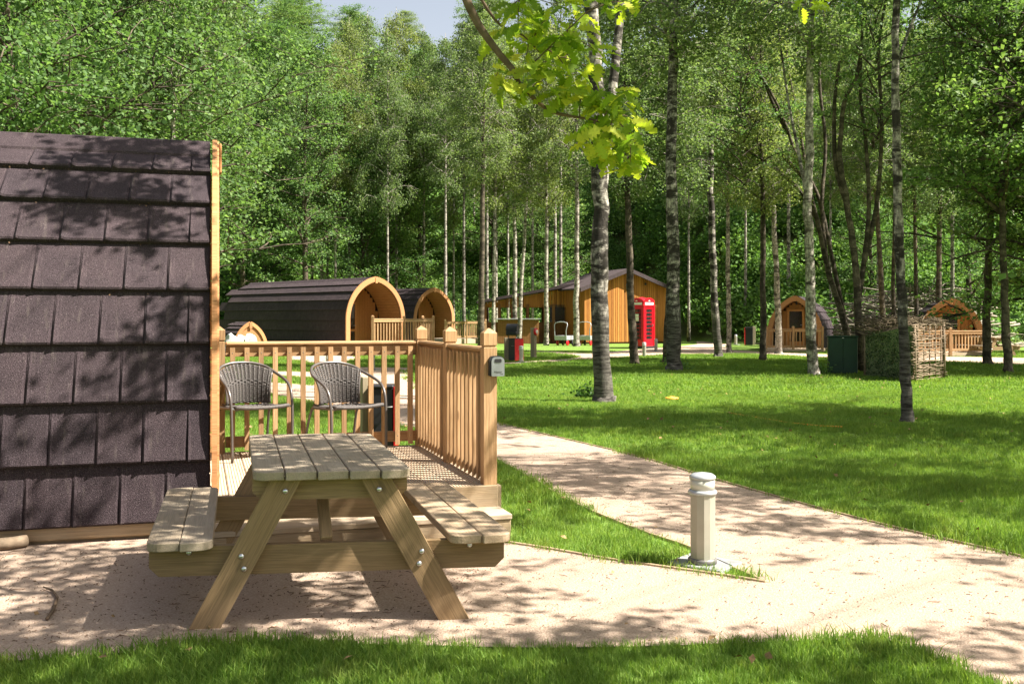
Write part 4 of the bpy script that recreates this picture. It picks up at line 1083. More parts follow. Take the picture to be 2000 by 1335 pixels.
# ------------------------------------------------------------------ vegetation
def grow(seed, height, base, rad, nbr, style, leaf, nleaf, lmat, bark, r0=.14, ntw=6, spread=.28):
    """returns trunk-with-limbs mesh, limbs-only mesh, crown mesh; trunk axis on local z"""
    rng = np.random.default_rng(seed); rr = random.Random(seed)
    trunk = MB(); limbs = MB(); tips = []
    zs = np.linspace(0, height, 12); wob = np.cumsum(rng.normal(0, .05, (12, 2)), 0) * (0.0 if style == 'birch' else 1.5); wob[0] = 0
    axis = [Vector((wob[i, 0], wob[i, 1], zs[i])) for i in range(12)]
    rad_t = [max(.012, r0 * (1 - z / height) ** .85 + (r0 * .35 if i == 0 else 0)) for i, z in enumerate(zs)]
    trunk.tube(axis, rad_t, 9)
    def ax_at(z):
        i = min(10, int(z / height * 11)); f = z / height * 11 - i; return axis[i].lerp(axis[i + 1], f)
    for k in range(nbr):
        t = (k + rr.random()) / nbr; z = height * (base + (.985 - base) * t)
        az = k * 2.39996 + rr.uniform(-.5, .5)
        if style == 'birch':
            shp = (math.sin(math.pi * min(1, .18 + .82 * t)) ** .7) * (1 - .35 * t); el = R(rr.uniform(28, 60)); droop = .55
        else:
            shp = math.sin(math.pi * min(1, .22 + .76 * t)) ** .6; el = R(rr.uniform(2, 45) + 25 * t); droop = .18
        Lb = rad * shp * rr.uniform(.65, 1.15)
        d = Vector((math.cos(az) * math.cos(el), math.sin(az) * math.cos(el), math.sin(el)))
        p = ax_at(z); pts = [p.copy()]; rb = max(.012, r0 * (1 - z / height) * .48 + .008)
        for j in range(5):
            d = (d + Vector((rr.gauss(0, .13), rr.gauss(0, .13), rr.gauss(0, .10) - droop * .13 * j))).normalized()
            p = p + d * Lb / 5; pts.append(p.copy())
        rads = [rb * (1 - .17 * j) for j in range(6)]
        for m in (trunk, limbs): m.tube(pts, rads, 5, cap=False)
        for q in range(ntw):
            i = rr.randint(1, 5); o = pts[i]; az2 = rr.uniform(0, 6.28); Lt = Lb * rr.uniform(.22, .48) + .25
            e = Vector((math.cos(az2), math.sin(az2), rr.uniform(-.35, .7) - (0.55 if style == 'birch' else 0.)))
            e = (e.normalized() + d * .6).normalized(); tp = [o]
            for j in range(3):
                e = (e + Vector((rr.gauss(0, .2), rr.gauss(0, .2), rr.gauss(0, .15) - droop * .35))).normalized(); tp.append(tp[-1] + e * Lt / 3)
            for m in (trunk, limbs): m.tube(tp, [rb * .38, rb * .3, rb * .2, .004], 4, cap=False)
            tips.append((tp, Lt))
    # leaves follow the twigs, in clumps
    w = np.array([l for _, l in tips]); w = w * rng.uniform(.05, 1.0, len(w)) ** 1.6; w /= w.sum(); idx = rng.choice(len(tips), nleaf, p=w)
    T = np.array([[tuple(p) for p in tp] for tp, _ in tips]); u = rng.random(nleaf) ** .75 * 2.999; i0 = u.astype(int); f = (u - i0)[:, None]
    C = T[idx, i0] * (1 - f) + T[idx, i0 + 1] * f
    off = rng.normal(size=(nleaf, 3)) * spread * np.array([1.1, 1.1, .5])
    if style == 'birch': off[:, 2] -= np.abs(rng.normal(size=nleaf)) * .16
    C += off
    return dict(trunk=trunk.mesh('trunk', bark), limbs=limbs.mesh('limbs', bark), crown=leaf_mesh('crown', C, leaf * rng.uniform(.75, 1.3, nleaf), rng, lmat, .5 if style == 'birch' else 1.0), h=height)

PB = [grow(11, 17, .45, 3.0, 44, 'birch', .105, 17000, M_LBIRCH, M_BIRCHPALE, .13, 7, .17),
      grow(12, 19, .50, 2.8, 44, 'birch', .105, 16000, M_LBIRCH, M_BIRCHPALE, .14, 7, .17),
      grow(13, 15, .40, 2.6, 40, 'birch', .10, 15000, M_LBIRCH, M_BIRCHPALE, .11, 7, .16)]
PL = [grow(21, 15, .14, 4.6, 46, 'broad', .14, 22000, M_LBROAD, M_BARK, .19, 9, .22),
      grow(22, 17, .24, 4.2, 44, 'broad', .135, 21000, M_LBROAD, M_BARK, .2, 9, .21),
      grow(23, 12, .10, 4.0, 40, 'broad', .13, 20000, M_LBROAD, M_BARK, .16, 9, .21)]
PSP = grow(14, 19, .40, 3.2, 40, 'birch', .10, 6500, M_LBIRCH, M_BIRCHPALE, .12, 6, .14)          # sparse birch
PSB = grow(15, 15, .30, 3.8, 36, 'broad', .12, 8000, M_LBROAD, M_BARK, .12, 6, .16)          # thin alder crown
PN = grow(31, 9, .16, 3.4, 46, 'broad', .09, 30000, M_LBROAD, M_BARK, .13, 11, .17)     # finer leaves for trees close by

def tree_thing(name, label, cat, proto, x, y, z, yaw, s, sz=None, group=None):
    sz = sz or s; p = CX + x * F / y if y > 1 else -999
    if y > 55 and 540 < p < 930:                       # lower tops where the wood opens to the sky
        dip = max(0, 1 - abs(p - 640) / 90) * 60 + max(0, 1 - abs(p - 850) / 70) * 70
        top = H + (HY - (5 + dip + (x * 37.7 + y * 11.3) % 30 - 12)) * y / F
        sz = max(.35, min(sz, (top - z) / proto['h']))
    M = Matrix.Translation((x, y, z)) @ rot(yaw) @ Matrix.Diagonal((s, s, sz or s, 1))
    t = tag(link(name, None, None, M), label, cat, group)
    link('trunk', proto['trunk'], t, M); link('crown', proto['crown'], t, M)
    return t

# ---- birches and other stems that stand clear on the lawn: own trunk, crown from the growth above
def lawn_tree(name, label, pts, base, width, bark, proto, crown_scale=1.0, crown_z=0.0, fork=None, top=None, yaw=0.0, lobes=10, crown=True, flare=1.65):
    b = gp(*base); Yb = b.y; t = thing(name, label, 'tree', b, 0)
    r = width / 2 * Yb / F
    P = [b + Vector((0, 0, -.05))]; Rr = [r * flare]
    Q = [at(px_, py, Yb) for px_, py in pts]
    P.append(b.lerp(Q[0], .12) if Q[0].z > 1 else b + Vector((0, 0, .2))); Rr.append(r * 1.02)
    topz = top or 14.0
    for q in Q:
        P.append(q); Rr.append(r * max(.25, 1 - q.z / topz * .75))
    d = (P[-1] - P[-2]).normalized(); last = P[-1]
    if last.z < topz:
        for k in (1, 2, 3):
            zz = last.z + (topz - last.z) * k / 3; P.append(last + Vector((d.x * .3, 0, 1)) * (zz - last.z)); Rr.append(max(.015, r * (1 - zz / topz) * .9 + .012))
    # organic irregularity
    sm = smooth_line(P, 4); rs = np.interp(np.linspace(0, len(P) - 1, len(sm)), range(len(P)), Rr)
    rl = random.Random(hash(label) % 9999 if False else int(base[0] * 7 + base[1]))
    sm = [q + Vector((rl.gauss(0, r * .10), rl.gauss(0, r * .10), 0)) for q in sm]
    rs = [q * rl.uniform(.93, 1.07) for q in rs]
    MB().tube(sm, rs, 14).build('trunk', bark, t, I4)
    for fk in fork or []:
        fp = [at(px_, py, Yb + dy) for px_, py, dy in fk[0]]
        MB().tube(smooth_line(fp, 4), list(np.linspace(fk[1] / 2 * Yb / F, fk[2] / 2 * Yb / F, (len(fp) - 1) * 4 + 1)), 10).build('stem', bark, t, I4)
    if crown:
        xt = P[-1].x; M = Matrix.Translation((xt, Yb, crown_z)) @ rot(yaw) @ Matrix.Diagonal((crown_scale, crown_scale, topz / proto['h'], 1))
        link('limbs', proto['limbs'], t, M); link('crown', proto['crown'], t, M)
    return t
lawn_tree('birch_tree', 'thick rough barked birch standing on the lawn behind the hanging oak leaves', [(1173, 640), (1170, 500), (1174, 370), (1165, 180), (1156, 0)], (1181, 785), 37, M_BIRCH, PB[1], 1.15, top=17, yaw=.4,
          fork=[([(1172, 400, .1), (1185, 290, .5), (1199, 150, .8), (1210, 40, 1.0), (1222, -120, 1.2), (1235, -260, 1.4)], 22, 14)])
lawn_tree('birch_tree', 'thin dark birch stem crossing the left side of the red telephone box', [(1234, 620), (1229, 500), (1225, 380), (1222, 240)], (1240, 713), 17, M_BARK, PB[2], .9, top=13, yaw=1.2)
lawn_tree('birch_tree', 'tall birch with weeds at its foot right of the telephone box', [(1315, 640), (1314, 500), (1311, 330), (1312, 160), (1317, 0)], (1318, 725), 29, M_BIRCH, PB[1], 1.2, top=17, yaw=2.0)
lawn_tree('birch_tree', 'dark trunk standing close behind the tall birch right of the telephone box', [(1306, 640), (1312, 520), (1308, 380)], (1303, 710), 20, M_BARK, PB[0], .9, top=13, yaw=3.)
lawn_tree('birch_tree', 'straight grey birch in line with the bend of the far path', [(1397, 600), (1390, 440), (1388, 300), (1390, 100)], (1403, 697), 16, M_BIRCH, PB[1], 1.0, top=17, yaw=.9)
lawn_tree('birch_tree', 'slender pale birch with a sunlit edge right of the path bend', [(1423, 600), (1422, 450), (1421, 280)], (1425, 688), 10, M_BIRCHPALE, PB[0], .8, top=14, yaw=4.)
lawn_tree('birch_tree', 'thin dark birch at the left end of the small lodge deck', [(1491, 600), (1490, 450), (1487, 300)], (1490, 704), 13, M_BARK, PB[2], .9, top=13, yaw=5.1)
lawn_tree('birch_tree', 'pale leaning birch in front of the small lodge door', [(1518, 580), (1512, 450), (1506, 330), (1503, 200)], (1521, 690), 13, M_BIRCHPALE, PB[0], .9, top=15, yaw=2.6)
lawn_tree('birch_tree', 'pale ringed birch in front of the right side of the small lodge', [(1583, 640), (1583, 500), (1578, 420), (1579, 300), (1583, 100), (1585, 0)], (1589, 733), 21, M_BIRCHPALE, PB[1], 1.1, top=16, yaw=1.7,
          fork=[([(1583, 425, 0), (1560, 300, .4), (1540, 200, .8), (1520, 60, 1.2)], 8, 4)])
lawn_tree('birch_tree', 'birch in front of the wattle hide, closest stem on the right lawn', [(1769, 720), (1763, 620), (1757, 480), (1752, 300), (1748, 120), (1750, 0)], (1772, 826), 21, M_BIRCH, PB[1], 1.0, top=13, yaw=2.2,
          fork=[([(1752, 130, 0), (1775, 60, .2), (1800, 0, .4)], 7, 4)])
lawn_tree('birch_tree', 'dark curved stem at the right end of the far deck', [(1926, 640), (1929, 560), (1932, 460), (1940, 330)], (1929, 712), 17, M_BARK, PL[2], .8, top=11, yaw=.3, crown_z=3.2)
lawn_tree('birch_tree', 'dark stem in front of the distant picnic table at the right edge', [(1965, 660), (1963, 580), (1958, 450), (1955, 300)], (1969, 729), 17, M_BARK, PL[2], .9, top=11, yaw=2.3, crown_z=3.0)
# stems before the veranda
for px_, lean, py, w_, lab in ((963, 6, 676, 8, 'slim birch at the left end of the veranda'), (1006, -2, 671, 10, 'left one of a pair of birches before the bar counter'), (1014, 20, 672, 9, 'right leaning one of the pair of birches before the bar counter'),
                          (1067, 0, 674, 9, 'straight slim birch before the veranda posts'), (1126, 0, 676, 12, 'pale birch between the two luggage carts'), (940, 4, 679, 13, 'stout stem left of the veranda beyond the far railing')):
    lawn_tree('birch_tree', lab, [(px_ + lean * .2, 560), (px_ + lean * .6, 430), (px_ + lean, 300), (px_ + lean * 1.1, 180)], (px_, py), w_, M_BIRCHPALE if w_ < 13 else M_BARK, PB[px_ % 3], .95, top=16 + px_ % 3, yaw=px_ * .7)
# multi-stemmed alders behind the cabinet
lawn_tree('alder_tree', 'dark leaning alder with several stems behind the green cabinet', [(1640, 600), (1615, 520), (1596, 430), (1572, 350), (1540, 260), (1510, 190), (1465, 110)], (1668, 706), 13, M_BARK, PSB, .7, top=11, yaw=.5, crown_z=2.5,
          fork=[([(1665, 690, 0), (1645, 600, .4), (1620, 480, .8), (1600, 390, 1.0), (1575, 330, 1.2), (1560, 240, 1.4), (1540, 140, 1.6), (1530, 40, 1.7)], 10, 5), ([(1615, 520, .1), (1605, 400, .5), (1612, 280, .8), (1600, 150, 1.0), (1610, 20, 1.1)], 9, 5), ([(1596, 430, .1), (1560, 370, .4), (1500, 320, .6), (1450, 290, .6), (1400, 270, .7)], 8, 3), ([(1572, 350, .2), (1535, 310, .3), (1490, 255, .4), (1440, 200, .4)], 9, 4), ([(1540, 260, .2), (1515, 215, .3), (1480, 130, .3), (1450, 90, .4)], 9, 4)])
lawn_tree('alder_tree', 'upright twin forked alder directly beside the camouflage net', [(1676, 600), (1668, 500), (1655, 400), (1640, 300), (1650, 200), (1675, 140)], (1683, 728), 16, M_BARK, PSB, .7, top=12, yaw=2.5, crown_z=2.5,
          fork=[([(1676, 590, 0), (1686, 520, .2), (1697, 400, .3), (1690, 270, .4), (1680, 180, .5), (1684, 60, .6)], 11, 5), ([(1686, 520, .2), (1712, 400, .4), (1722, 250, .5), (1716, 100, .6), (1730, 0, .6)], 10, 5), ([(1655, 400, 0), (1632, 320, .2), (1630, 200, .4), (1640, 120, .4)], 12, 5)])
for k, (px_, py, w_, lean) in enumerate(((1726, 690, 12, -14), (1790, 688, 9, -4), (1832, 690, 12, 4), (1744, 686, 9, 3))):
    lawn_tree('alder_tree', ['dark stem in front of the brushwood heap, nearest the twin alder', 'thin stem rising above the left end of the wattle', 'dark stem in front of the right lodge front', 'second dark stem before the brushwood heap'][k],
              [(px_ + lean * .3, 560), (px_ + lean, 400), (px_ + lean * 1.6, 260)], (px_, py), w_, M_BARK, PB[k % 3], .9, top=14, yaw=k * 1.3)

# ---- woodland behind: individual trees on the bank
wr = random.Random(99)
wood_pts = []
def wood_tree(x, y, proto, s, lab, name, cat='tree', grp='woodland trees on the bank'):
    tree_thing(name, lab, cat, proto, x, y, float(hill(x, y)) - .1, wr.uniform(0, 6.28), s, s * wr.uniform(.92, 1.12), grp)
def region(x, y):
    p = CX + x * F / y
    return 'behind the near lodge at far left' if p < 420 else 'above the two large lodges' if p < 900 else 'behind the veranda building' if p < 1330 else 'on the right bank behind the small lodge' if p < 1720 else 'at the far right behind the hide'
rows = []
for Yr, n, sp in ((66, 16, 5.0), (74, 18, 5.0), (82, 20, 5.4), (91, 22, 5.8), (101, 24, 6.2), (113, 26, 6.8), (127, 26, 8.0)):
    for i in range(n):
        x = (i - (n - 1) / 2) * sp + wr.uniform(-1.6, 1.6); y = Yr + wr.uniform(-3.2, 3.2)
        if abs(x) > y * .62: continue
        if y < 70 and 2 < x < 11: y = 69 + wr.random() * 2
        if y < 62 and -10 < x < 4: continue
        if x > 7 and y < 92 and wr.random() < .5: continue
        if x > -14 and wr.random() < .25: continue
        rows.append((x, y))
for x, y in rows:
    left = x < -y * .22
    if wr.random() < (.45 if left else .68): wood_tree(x, y, PB[wr.randint(0, 2)], wr.uniform(.95, 1.25), 'slim birch among the woodland trees ' + region(x, y), 'birch_tree', grp='woodland birches ' + region(x, y))
    else: wood_tree(x, y, PL[wr.randint(0, 2)], wr.uniform(.85, 1.2), 'leafy broadleaf tree in the woodland ' + region(x, y), 'broadleaf_tree', grp='woodland broadleaf trees ' + region(x, y))
# nearer leafy trees on the left, behind the lodges
for (px_, Yq, pr, s, lab) in ((60, 22, PN, 1.25, 'bright leafy tree above the ridge at the far left'), (190, 26, PN, 1.3, 'leafy tree above the middle of the near lodge ridge'), (330, 33, PN, 1.45, 'tree just left of the near lodge fascia'),
                              (480, 60, PL[0], 1.0, 'broad leafy tree overhanging the rear of the large lodge'), (590, 60, PL[1], 1.05, 'tall leafy tree behind the large lodge roof'), (300, 50, PL[1], 1.1, 'tall tree behind the leafy trees left of the fascia'),
                              (120, 38, PL[0], 1.1, 'tall tree behind the far left leafy tree'), (700, 66, PL[2], 1.05, 'low dark leafy tree between the two large lodges'), (-120, 30, PL[0], 1.0, 'big leafy tree beyond the left edge')):
    x = at(px_, 0, Yq).x; tree_thing('broadleaf_tree', lab, 'tree', pr, x, Yq, float(hill(x, Yq)), wr.uniform(0, 6), s)
# shaded trees on the right edge
for (px_, Yq, pr, s, lab) in ((2070, 31, PN, 1.35, 'dark leafy tree overhanging the distant picnic table'), (2190, 27, PN, 1.5, 'dark leafy tree reaching in from the right edge'), (1880, 50, PL[2], 1.0, 'dark leafy tree behind the right lodge'), (2080, 44, PL[0], .9, 'dark tree at the far right behind the picnic table'),
                              (1700, 58, PL[2], .9, 'leafy tree above the brushwood heap')):
    x = at(px_, 0, Yq).x; tree_thing('broadleaf_tree', lab, 'tree', pr, x, Yq, float(hill(x, Yq)), wr.uniform(0, 6), s)

# ---- pale stems at the foot of the wood
for k, (px_, Yq, s_) in enumerate(((655, 63, 1.0), (682, 66, 1.1), (757, 62, 1.15), (774, 68, 1.25), (870, 64, 1.2), (886, 70, 1.1), (906, 66, 1.2), (951, 65, 1.15), (992, 68, 1.2), (1040, 70, 1.15), (1095, 66, 1.2), (1345, 62, 1.1), (1456, 60, 1.0), (1540, 59, 1.1), (1622, 57, 1.05), (1715, 56, 1.0), (1860, 47, .95), (610, 68, 1.2), (718, 70, 1.2), (828, 69, 1.2))):
    x = at(px_, 0, Yq).x; w_ = 'above the large lodges' if px_ < 840 else 'behind the veranda' if px_ < 1200 else 'on the right bank'
    tree_thing('birch_tree', 'slender pale birch stem at the foot of the wood ' + w_, 'tree', PB[k % 3], x, Yq, float(hill(x, Yq)) - .1, k * 1.7, s_ * .8, s_ * 1.15, 'pale birch stems at the foot of the wood ' + w_)
tree_thing('birch_tree', 'slim grey trunk rising above the near lodge ridge', 'tree', PB[2], at(338, 0, 27).x, 27, 0, 1., .9, 1.15)

# ---- trees outside the picture whose shade falls across it
for k, (x, y, pr, s, sz) in enumerate(((10.5, 12.5, PN, 1.25, 1.3), (21.0, 14.5, PL[1], .8, .8), (9.5, 7.8, PSP, .9, .8), (17.5, 30, PL[0], .75, .8))):
    tree_thing('broadleaf_tree', ['shade tree beyond the right edge opposite the lawn', 'second shade tree beyond the right edge', 'birch just outside the right edge by the path', 'broad tree beyond the right edge near the hide'][k], 'tree', pr, x, y, 0, k * 1.1, s, sz)

# ---- the oak over the camera with its hanging branch
ok = thing('oak_tree', 'oak whose leafy branch hangs into the top of the picture', 'tree', (2.6, -1.6, 0), 0)
MB().tube(smooth_line([(2.6, -1.6, -.1), (2.55, -1.5, 1.5), (2.6, -1.3, 3.2), (2.4, -1.0, 5.0), (2.3, -.6, 7.5)], 4), list(np.linspace(.34, .12, 17)), 14).build('trunk', M_BARK, ok, I4)
YB = 4.9
bpx = [(1330, -1500, -.9), (1010, -760, .1), (900, -260, .2), (893, -90, .1), (908, -10, .0), (930, 40, 0), (946, 66, 0), (975, 105, .0), (1004, 140, .0), (1014, 165, 0), (1040, 190, .0), (1075, 217, .05), (1120, 228, .1), (1165, 236, .1), (1195, 256, .1)]
bpts = [Vector((2.4, -.9, 5.3)), Vector((1.2, 1.8, 5.4))] + [at(a, b, YB + d) for a, b, d in bpx[2:]]
smb = smooth_line(bpts, 4)
branch = MB().tube(smb, list(np.linspace(.030, .003, len(smb))), 8).build('branch', M_TWIG, ok, I4)
b2 = [at(a, b, YB + d) for a, b, d in ((893, -90, .1), (935, -10, .1), (964, 35, .1), (988, 56, .12), (1022, 70, .15), (1060, 110, .2))]
MB().tube(smooth_line(b2, 3), list(np.linspace(.010, .003, 16)), 6).build('twig', M_TWIG, branch, I4)
def oak_leaf_mesh(seed):
    rr = random.Random(seed); out = []; n = 5
    for s in (1, -1):
        side = [(0.0, .012)]
        for i in range(n):
            t = .12 + .80 * i / n; wd = .27 * math.sin(math.pi * (.22 + .62 * (t))) * rr.uniform(.85, 1.15)
            side += [(t, wd * .46), (t + .06, wd * .98), (t + .11, wd)]
        out.append(side)
    P = [(x, y) for x, y in out[0]] + [(1.0, 0.03), (1.0, -.03)] + [(x, -y) for x, y in out[1][::-1]]
    mid = [(0, 0), (.35, 0), (.7, 0), (1.0, 0)]
    V = []; Fs = []
    def zz(x, y): return .26 * abs(y) * (1 if seed % 2 else .5) - (.10 + .07 * seed) * x * x + .04 * math.sin(x * 9 + seed) * abs(y) * 4
    sides = [out[0] + [(1.0, .03)], out[1] + [(1.0, .03)]]
    for s, sd in zip((1, -1), sides):
        for a, b in zip(sd, sd[1:]):
            o = len(V); q = [(a[0], 0), (b[0], 0), (b[0], s * b[1]), (a[0], s * a[1])]
            V += [(x, y, zz(x, y)) for x, y in q]; Fs.append((o, o + 1, o + 2, o + 3) if s > 0 else (o + 3, o + 2, o + 1, o))
    bm = bmesh.new(); vs = [bm.verts.new(v) for v in V]
    for f in Fs: bm.faces.new([vs[i] for i in f])
    bmesh.ops.remove_doubles(bm, verts=bm.verts, dist=1e-5)
    me = bpy.data.meshes.new('leaf'); bm.to_mesh(me); bm.free(); me.materials.append(M_LHANG)
    for p in me.polygons: p.use_smooth = True
    return me
OAKL = [oak_leaf_mesh(s) for s in (1, 2, 3, 4)]
clus = [(1000, 20), (1040, 8), (1090, 22), (1012, 60), (1052, 82), (1028, 118), (1072, 130), (1100, 92), (1122, 72), (992, 84), (1060, 168), (1110, 150), (1146, 140), (1098, 192), (1135, 186), (968, 160), (990, 168), (1180, 195), (1208, 196), (1172, 232), (1200, 246),
        (1232, 240), (1160, 262), (1190, 283), (1222, 290), (1250, 310), (1184, 306), (1145, 288), (1232, 328), (1216, 214), (1194, 4), (1228, 12), (1075, 45), (1120, 120), (1150, 170), (1040, 140), (1085, 100), (1240, 262), (1205, 315), (1000, 182), (1165, 110), (1130, 30), (1562, 2), (1590, 6), (1160, 205), (1030, 40)]
lr = random.Random(4)
nodes = list(smb[-44:]) + [v for v in smooth_line(b2, 3)]
for (a, b) in clus:
    b -= 10 if a < 1500 else 0
    c0 = at(a, b, YB + lr.uniform(-.15, .35))
    if a < 1500:
        nn = min(nodes, key=lambda q: (q - c0).length); mid = (nn + c0) / 2 + Vector((0, 0, .02)); MB().tube([nn, mid, c0], [.0035, .0028, .0018], 5).build('twig', M_TWIG, branch, I4)
        nodes.append(mid)
    else:
        MB().tube([c0 + Vector((.05, -.1, .35)), c0], [.004, .002], 5).build('twig', M_TWIG, branch, I4)
    for k in range(8 if a < 1500 else 4):
        az = lr.uniform(0, 6.28); d = Vector((math.cos(az), math.sin(az) * .8, lr.uniform(-.95, .25))).normalized()
        nrm = Vector((lr.gauss(.2, .6), lr.gauss(-.5, .5), .8)).normalized(); y = nrm.cross(d).normalized(); z = d.cross(y)
        s = lr.uniform(.075, .142)
        M = Matrix((d * s, y * s, z * s)).transposed().to_4x4(); M.translation = c0 + Vector((lr.gauss(0, .025), lr.gauss(0, .04), lr.gauss(0, .025)))
        link('leaf', OAKL[k % 4], branch, M)
# unseen oak crown: leaf sprays placed so their shade lands on chosen spots
rng = np.random.default_rng(77)
def shade_sprays(centres, n_each, sig, leaf, mat, seed):
    rg = np.random.default_rng(seed); C = []
    for (x, y, z, r, k) in centres:
        sub = rg.normal(size=(k, 3)) * np.array([r, r, r * .35]) + np.array([x, y, z])
        for c in sub: C.append(c + rg.normal(size=(n_each, 3)) * sig)
    return leaf_mesh('crown', np.concatenate(C), leaf, rg, mat)
def caster(gx_, gy_, z): return (gx_ + SUN_DIR.x / SUN_DIR.z * z, gy_ + SUN_DIR.y / SUN_DIR.z * z, z)
oak_shade_c = []
for (gx_, gy_, z, r, k) in ((-2.7, 5.0, 5.2, .45, 22), (-2.3, 5.9, 5.6, .42, 18), (-3.2, 6.2, 5.8, .5, 15), (-1.6, 4.55, 5.0, .38, 24), (-.75, 5.7, 5.4, .42, 24), (-1.1, 6.3, 5.6, .34, 18), (-2.6, 4.2, 5.0, .5, 52), (-1.3, 4.15, 5.0, .38, 40), (.3, 4.25, 5.0, .32, 28), (1.2, 4.2, 5.2, .36, 26), (2.2, 4.15, 5.2, .3, 14), (-.55, 4.2, 5.0, .25, 10),
                          (.9, 8.3, 6.4, .5, 20), (1.7, 7.3, 6.0, .42, 18), (2.5, 6.9, 6.0, .4, 12), (.3, 9.3, 6.4, .5, 20), (-.3, 10.4, 6.8, .6, 18), (3.5, 6.3, 6.0, .3, 6), (-.2, 7.0, 6.0, .3, 10), (1.9, 8.2, 6.2, .5, 18), (3.2, 7.9, 6.4, .5, 20), (4.2, 7.0, 6.2, .45, 18), (2.6, 9.0, 6.6, .5, 20), (4.3, 8.4, 6.6, .5, 20), (1.6, 10.2, 6.8, .5, 16), (3.4, 9.8, 6.8, .5, 22), (5.2, 7.9, 6.4, .4, 14)):
    oak_shade_c.append((*caster(gx_, gy_, z), r, k))
for (x, y, z, t, r, k) in ((-3.2, 7.9, 2.6, 5.0, .26, 22), (-2.8, 8.0, 2.75, 5.2, .22, 12), (-3.3, 7.4, 2.1, 5.0, .22, 14), (-2.95, 7.3, 1.95, 5.0, .12, 5), (-2.3, 6.95, 1.2, 5.5, .14, 4), (-3.2, 6.8, .5, 5.6, .2, 6)):
    p = Vector((x, y, z)) + SUN_DIR * t; oak_shade_c.append((*p, r, k))
for (x, y, z, t, r, k) in ((-.85, 5.1, .75, 5.2, .22, 11), (-1.05, 5.75, .75, 5.4, .22, 10), (-.75, 6.1, .75, 5.5, .2, 9), (-1.75, 5.2, .43, 5.4, .2, 8), (-1.9, 6.0, .43, 5.5, .2, 7), (-.25, 5.3, .43, 5.6, .14, 4), (-1.7, 4.5, 0., 6.0, .3, 9)):
    p = Vector((x, y, z)) + SUN_DIR * t; oak_shade_c.append((*p, r, k))
link('crown', shade_sprays(oak_shade_c, 26, .11, .10, M_LOAK, 5), ok, I4)  # sprays shaped for the dapples they throw on ground, roof and table
lb = MB()
for (x, y, z, r, k) in oak_shade_c:
    c = Vector((x, y, z)); o = Vector((2.35, -.8, 6.2)); lb.tube(smooth_line([o, o.lerp(c, .5) + Vector((0, 0, .8)), c], 4), list(np.linspace(.009, .003, 9)), 6)
lb.build('limbs', M_BARK, ok, I4)  # thin stems joining the added shade sprays to the trunk

# ---- scattered cover through geometry nodes: point meshes that carry tufts
def scatter(name, label, P, rz, s, src_mesh, tilt=None):
    me = bpy.data.meshes.new(name); me.vertices.add(len(P)); me.vertices.foreach_set('co', np.asarray(P, np.float32).ravel())
    r = np.zeros((len(P), 3), np.float32); r[:, 2] = rz
    if tilt is not None: r[:, :2] = tilt
    a = me.attributes.new('rot', 'FLOAT_VECTOR', 'POINT'); a.data.foreach_set('vector', r.ravel())
    a = me.attributes.new('scl', 'FLOAT', 'POINT'); a.data.foreach_set('value', np.asarray(s, np.float32))
    src = bpy.data.objects.new(name + '_tuft', src_mesh)           # source geometry, never linked to the scene
    o = link(name, me); tag(o, label, kind='stuff')
    ng = bpy.data.node_groups.new(name, 'GeometryNodeTree')
    ng.interface.new_socket('Geometry', in_out='INPUT', socket_type='NodeSocketGeometry'); ng.interface.new_socket('Geometry', in_out='OUTPUT', socket_type='NodeSocketGeometry')
    gi, go = ng.nodes.new('NodeGroupInput'), ng.nodes.new('NodeGroupOutput')
    ip = ng.nodes.new('GeometryNodeInstanceOnPoints'); oi = ng.nodes.new('GeometryNodeObjectInfo'); oi.inputs['Object'].default_value = src; oi.inputs['As Instance'].default_value = True
    na = ng.nodes.new('GeometryNodeInputNamedAttribute'); na.data_type = 'FLOAT_VECTOR'; na.inputs['Name'].default_value = 'rot'
    nb_ = ng.nodes.new('GeometryNodeInputNamedAttribute'); nb_.data_type = 'FLOAT'; nb_.inputs['Name'].default_value = 'scl'
    L = ng.links.new
    L(gi.outputs[0], ip.inputs['Points']); L(oi.outputs['Geometry'], ip.inputs['Instance']); L(na.outputs['Attribute'], ip.inputs['Rotation']); L(nb_.outputs['Attribute'], ip.inputs['Scale']); L(ip.outputs[0], go.inputs[0])
    md = o.modifiers.new('scatter', 'NODES'); md.node_group = ng
    return o
def tuft(seed, n, rad, hmin, hmax, wid, lean):
    rg = random.Random(seed); V = []; Fq = []
    for i in range(n):
        a, d = rg.uniform(0, 6.28), rad * math.sqrt(rg.random()); x, y = d * math.cos(a), d * math.sin(a)
        h = rg.uniform(hmin, hmax); la = rg.uniform(0, 6.28); le = abs(rg.gauss(0, lean)) * h; w = wid * rg.uniform(.7, 1.2); fa = rg.uniform(0, 3.14); wx, wy_ = math.cos(fa) * w / 2, math.sin(fa) * w / 2
        o = len(V)
        for k, (t, ww) in enumerate(((0, 1), (.5, .85), (1, .12))):
            cx, cyy, cz = x + math.cos(la) * le * t * t, y + math.sin(la) * le * t * t, h * (t - .12 * t * t * min(1, le / h))
            V += [(cx - wx * ww, cyy - wy_ * ww, cz), (cx + wx * ww, cyy + wy_ * ww, cz)]
        Fq += [(o, o + 1, o + 3, o + 2), (o + 2, o + 3, o + 5, o + 4)]
    return np_mesh('tuft', V, Fq, M_BLADE)
gr = np.random.default_rng(3)
patio_xy = [(p[0], p[1]) for p in patio]; far_xy = [(p[0], p[1]) for p in far_path]
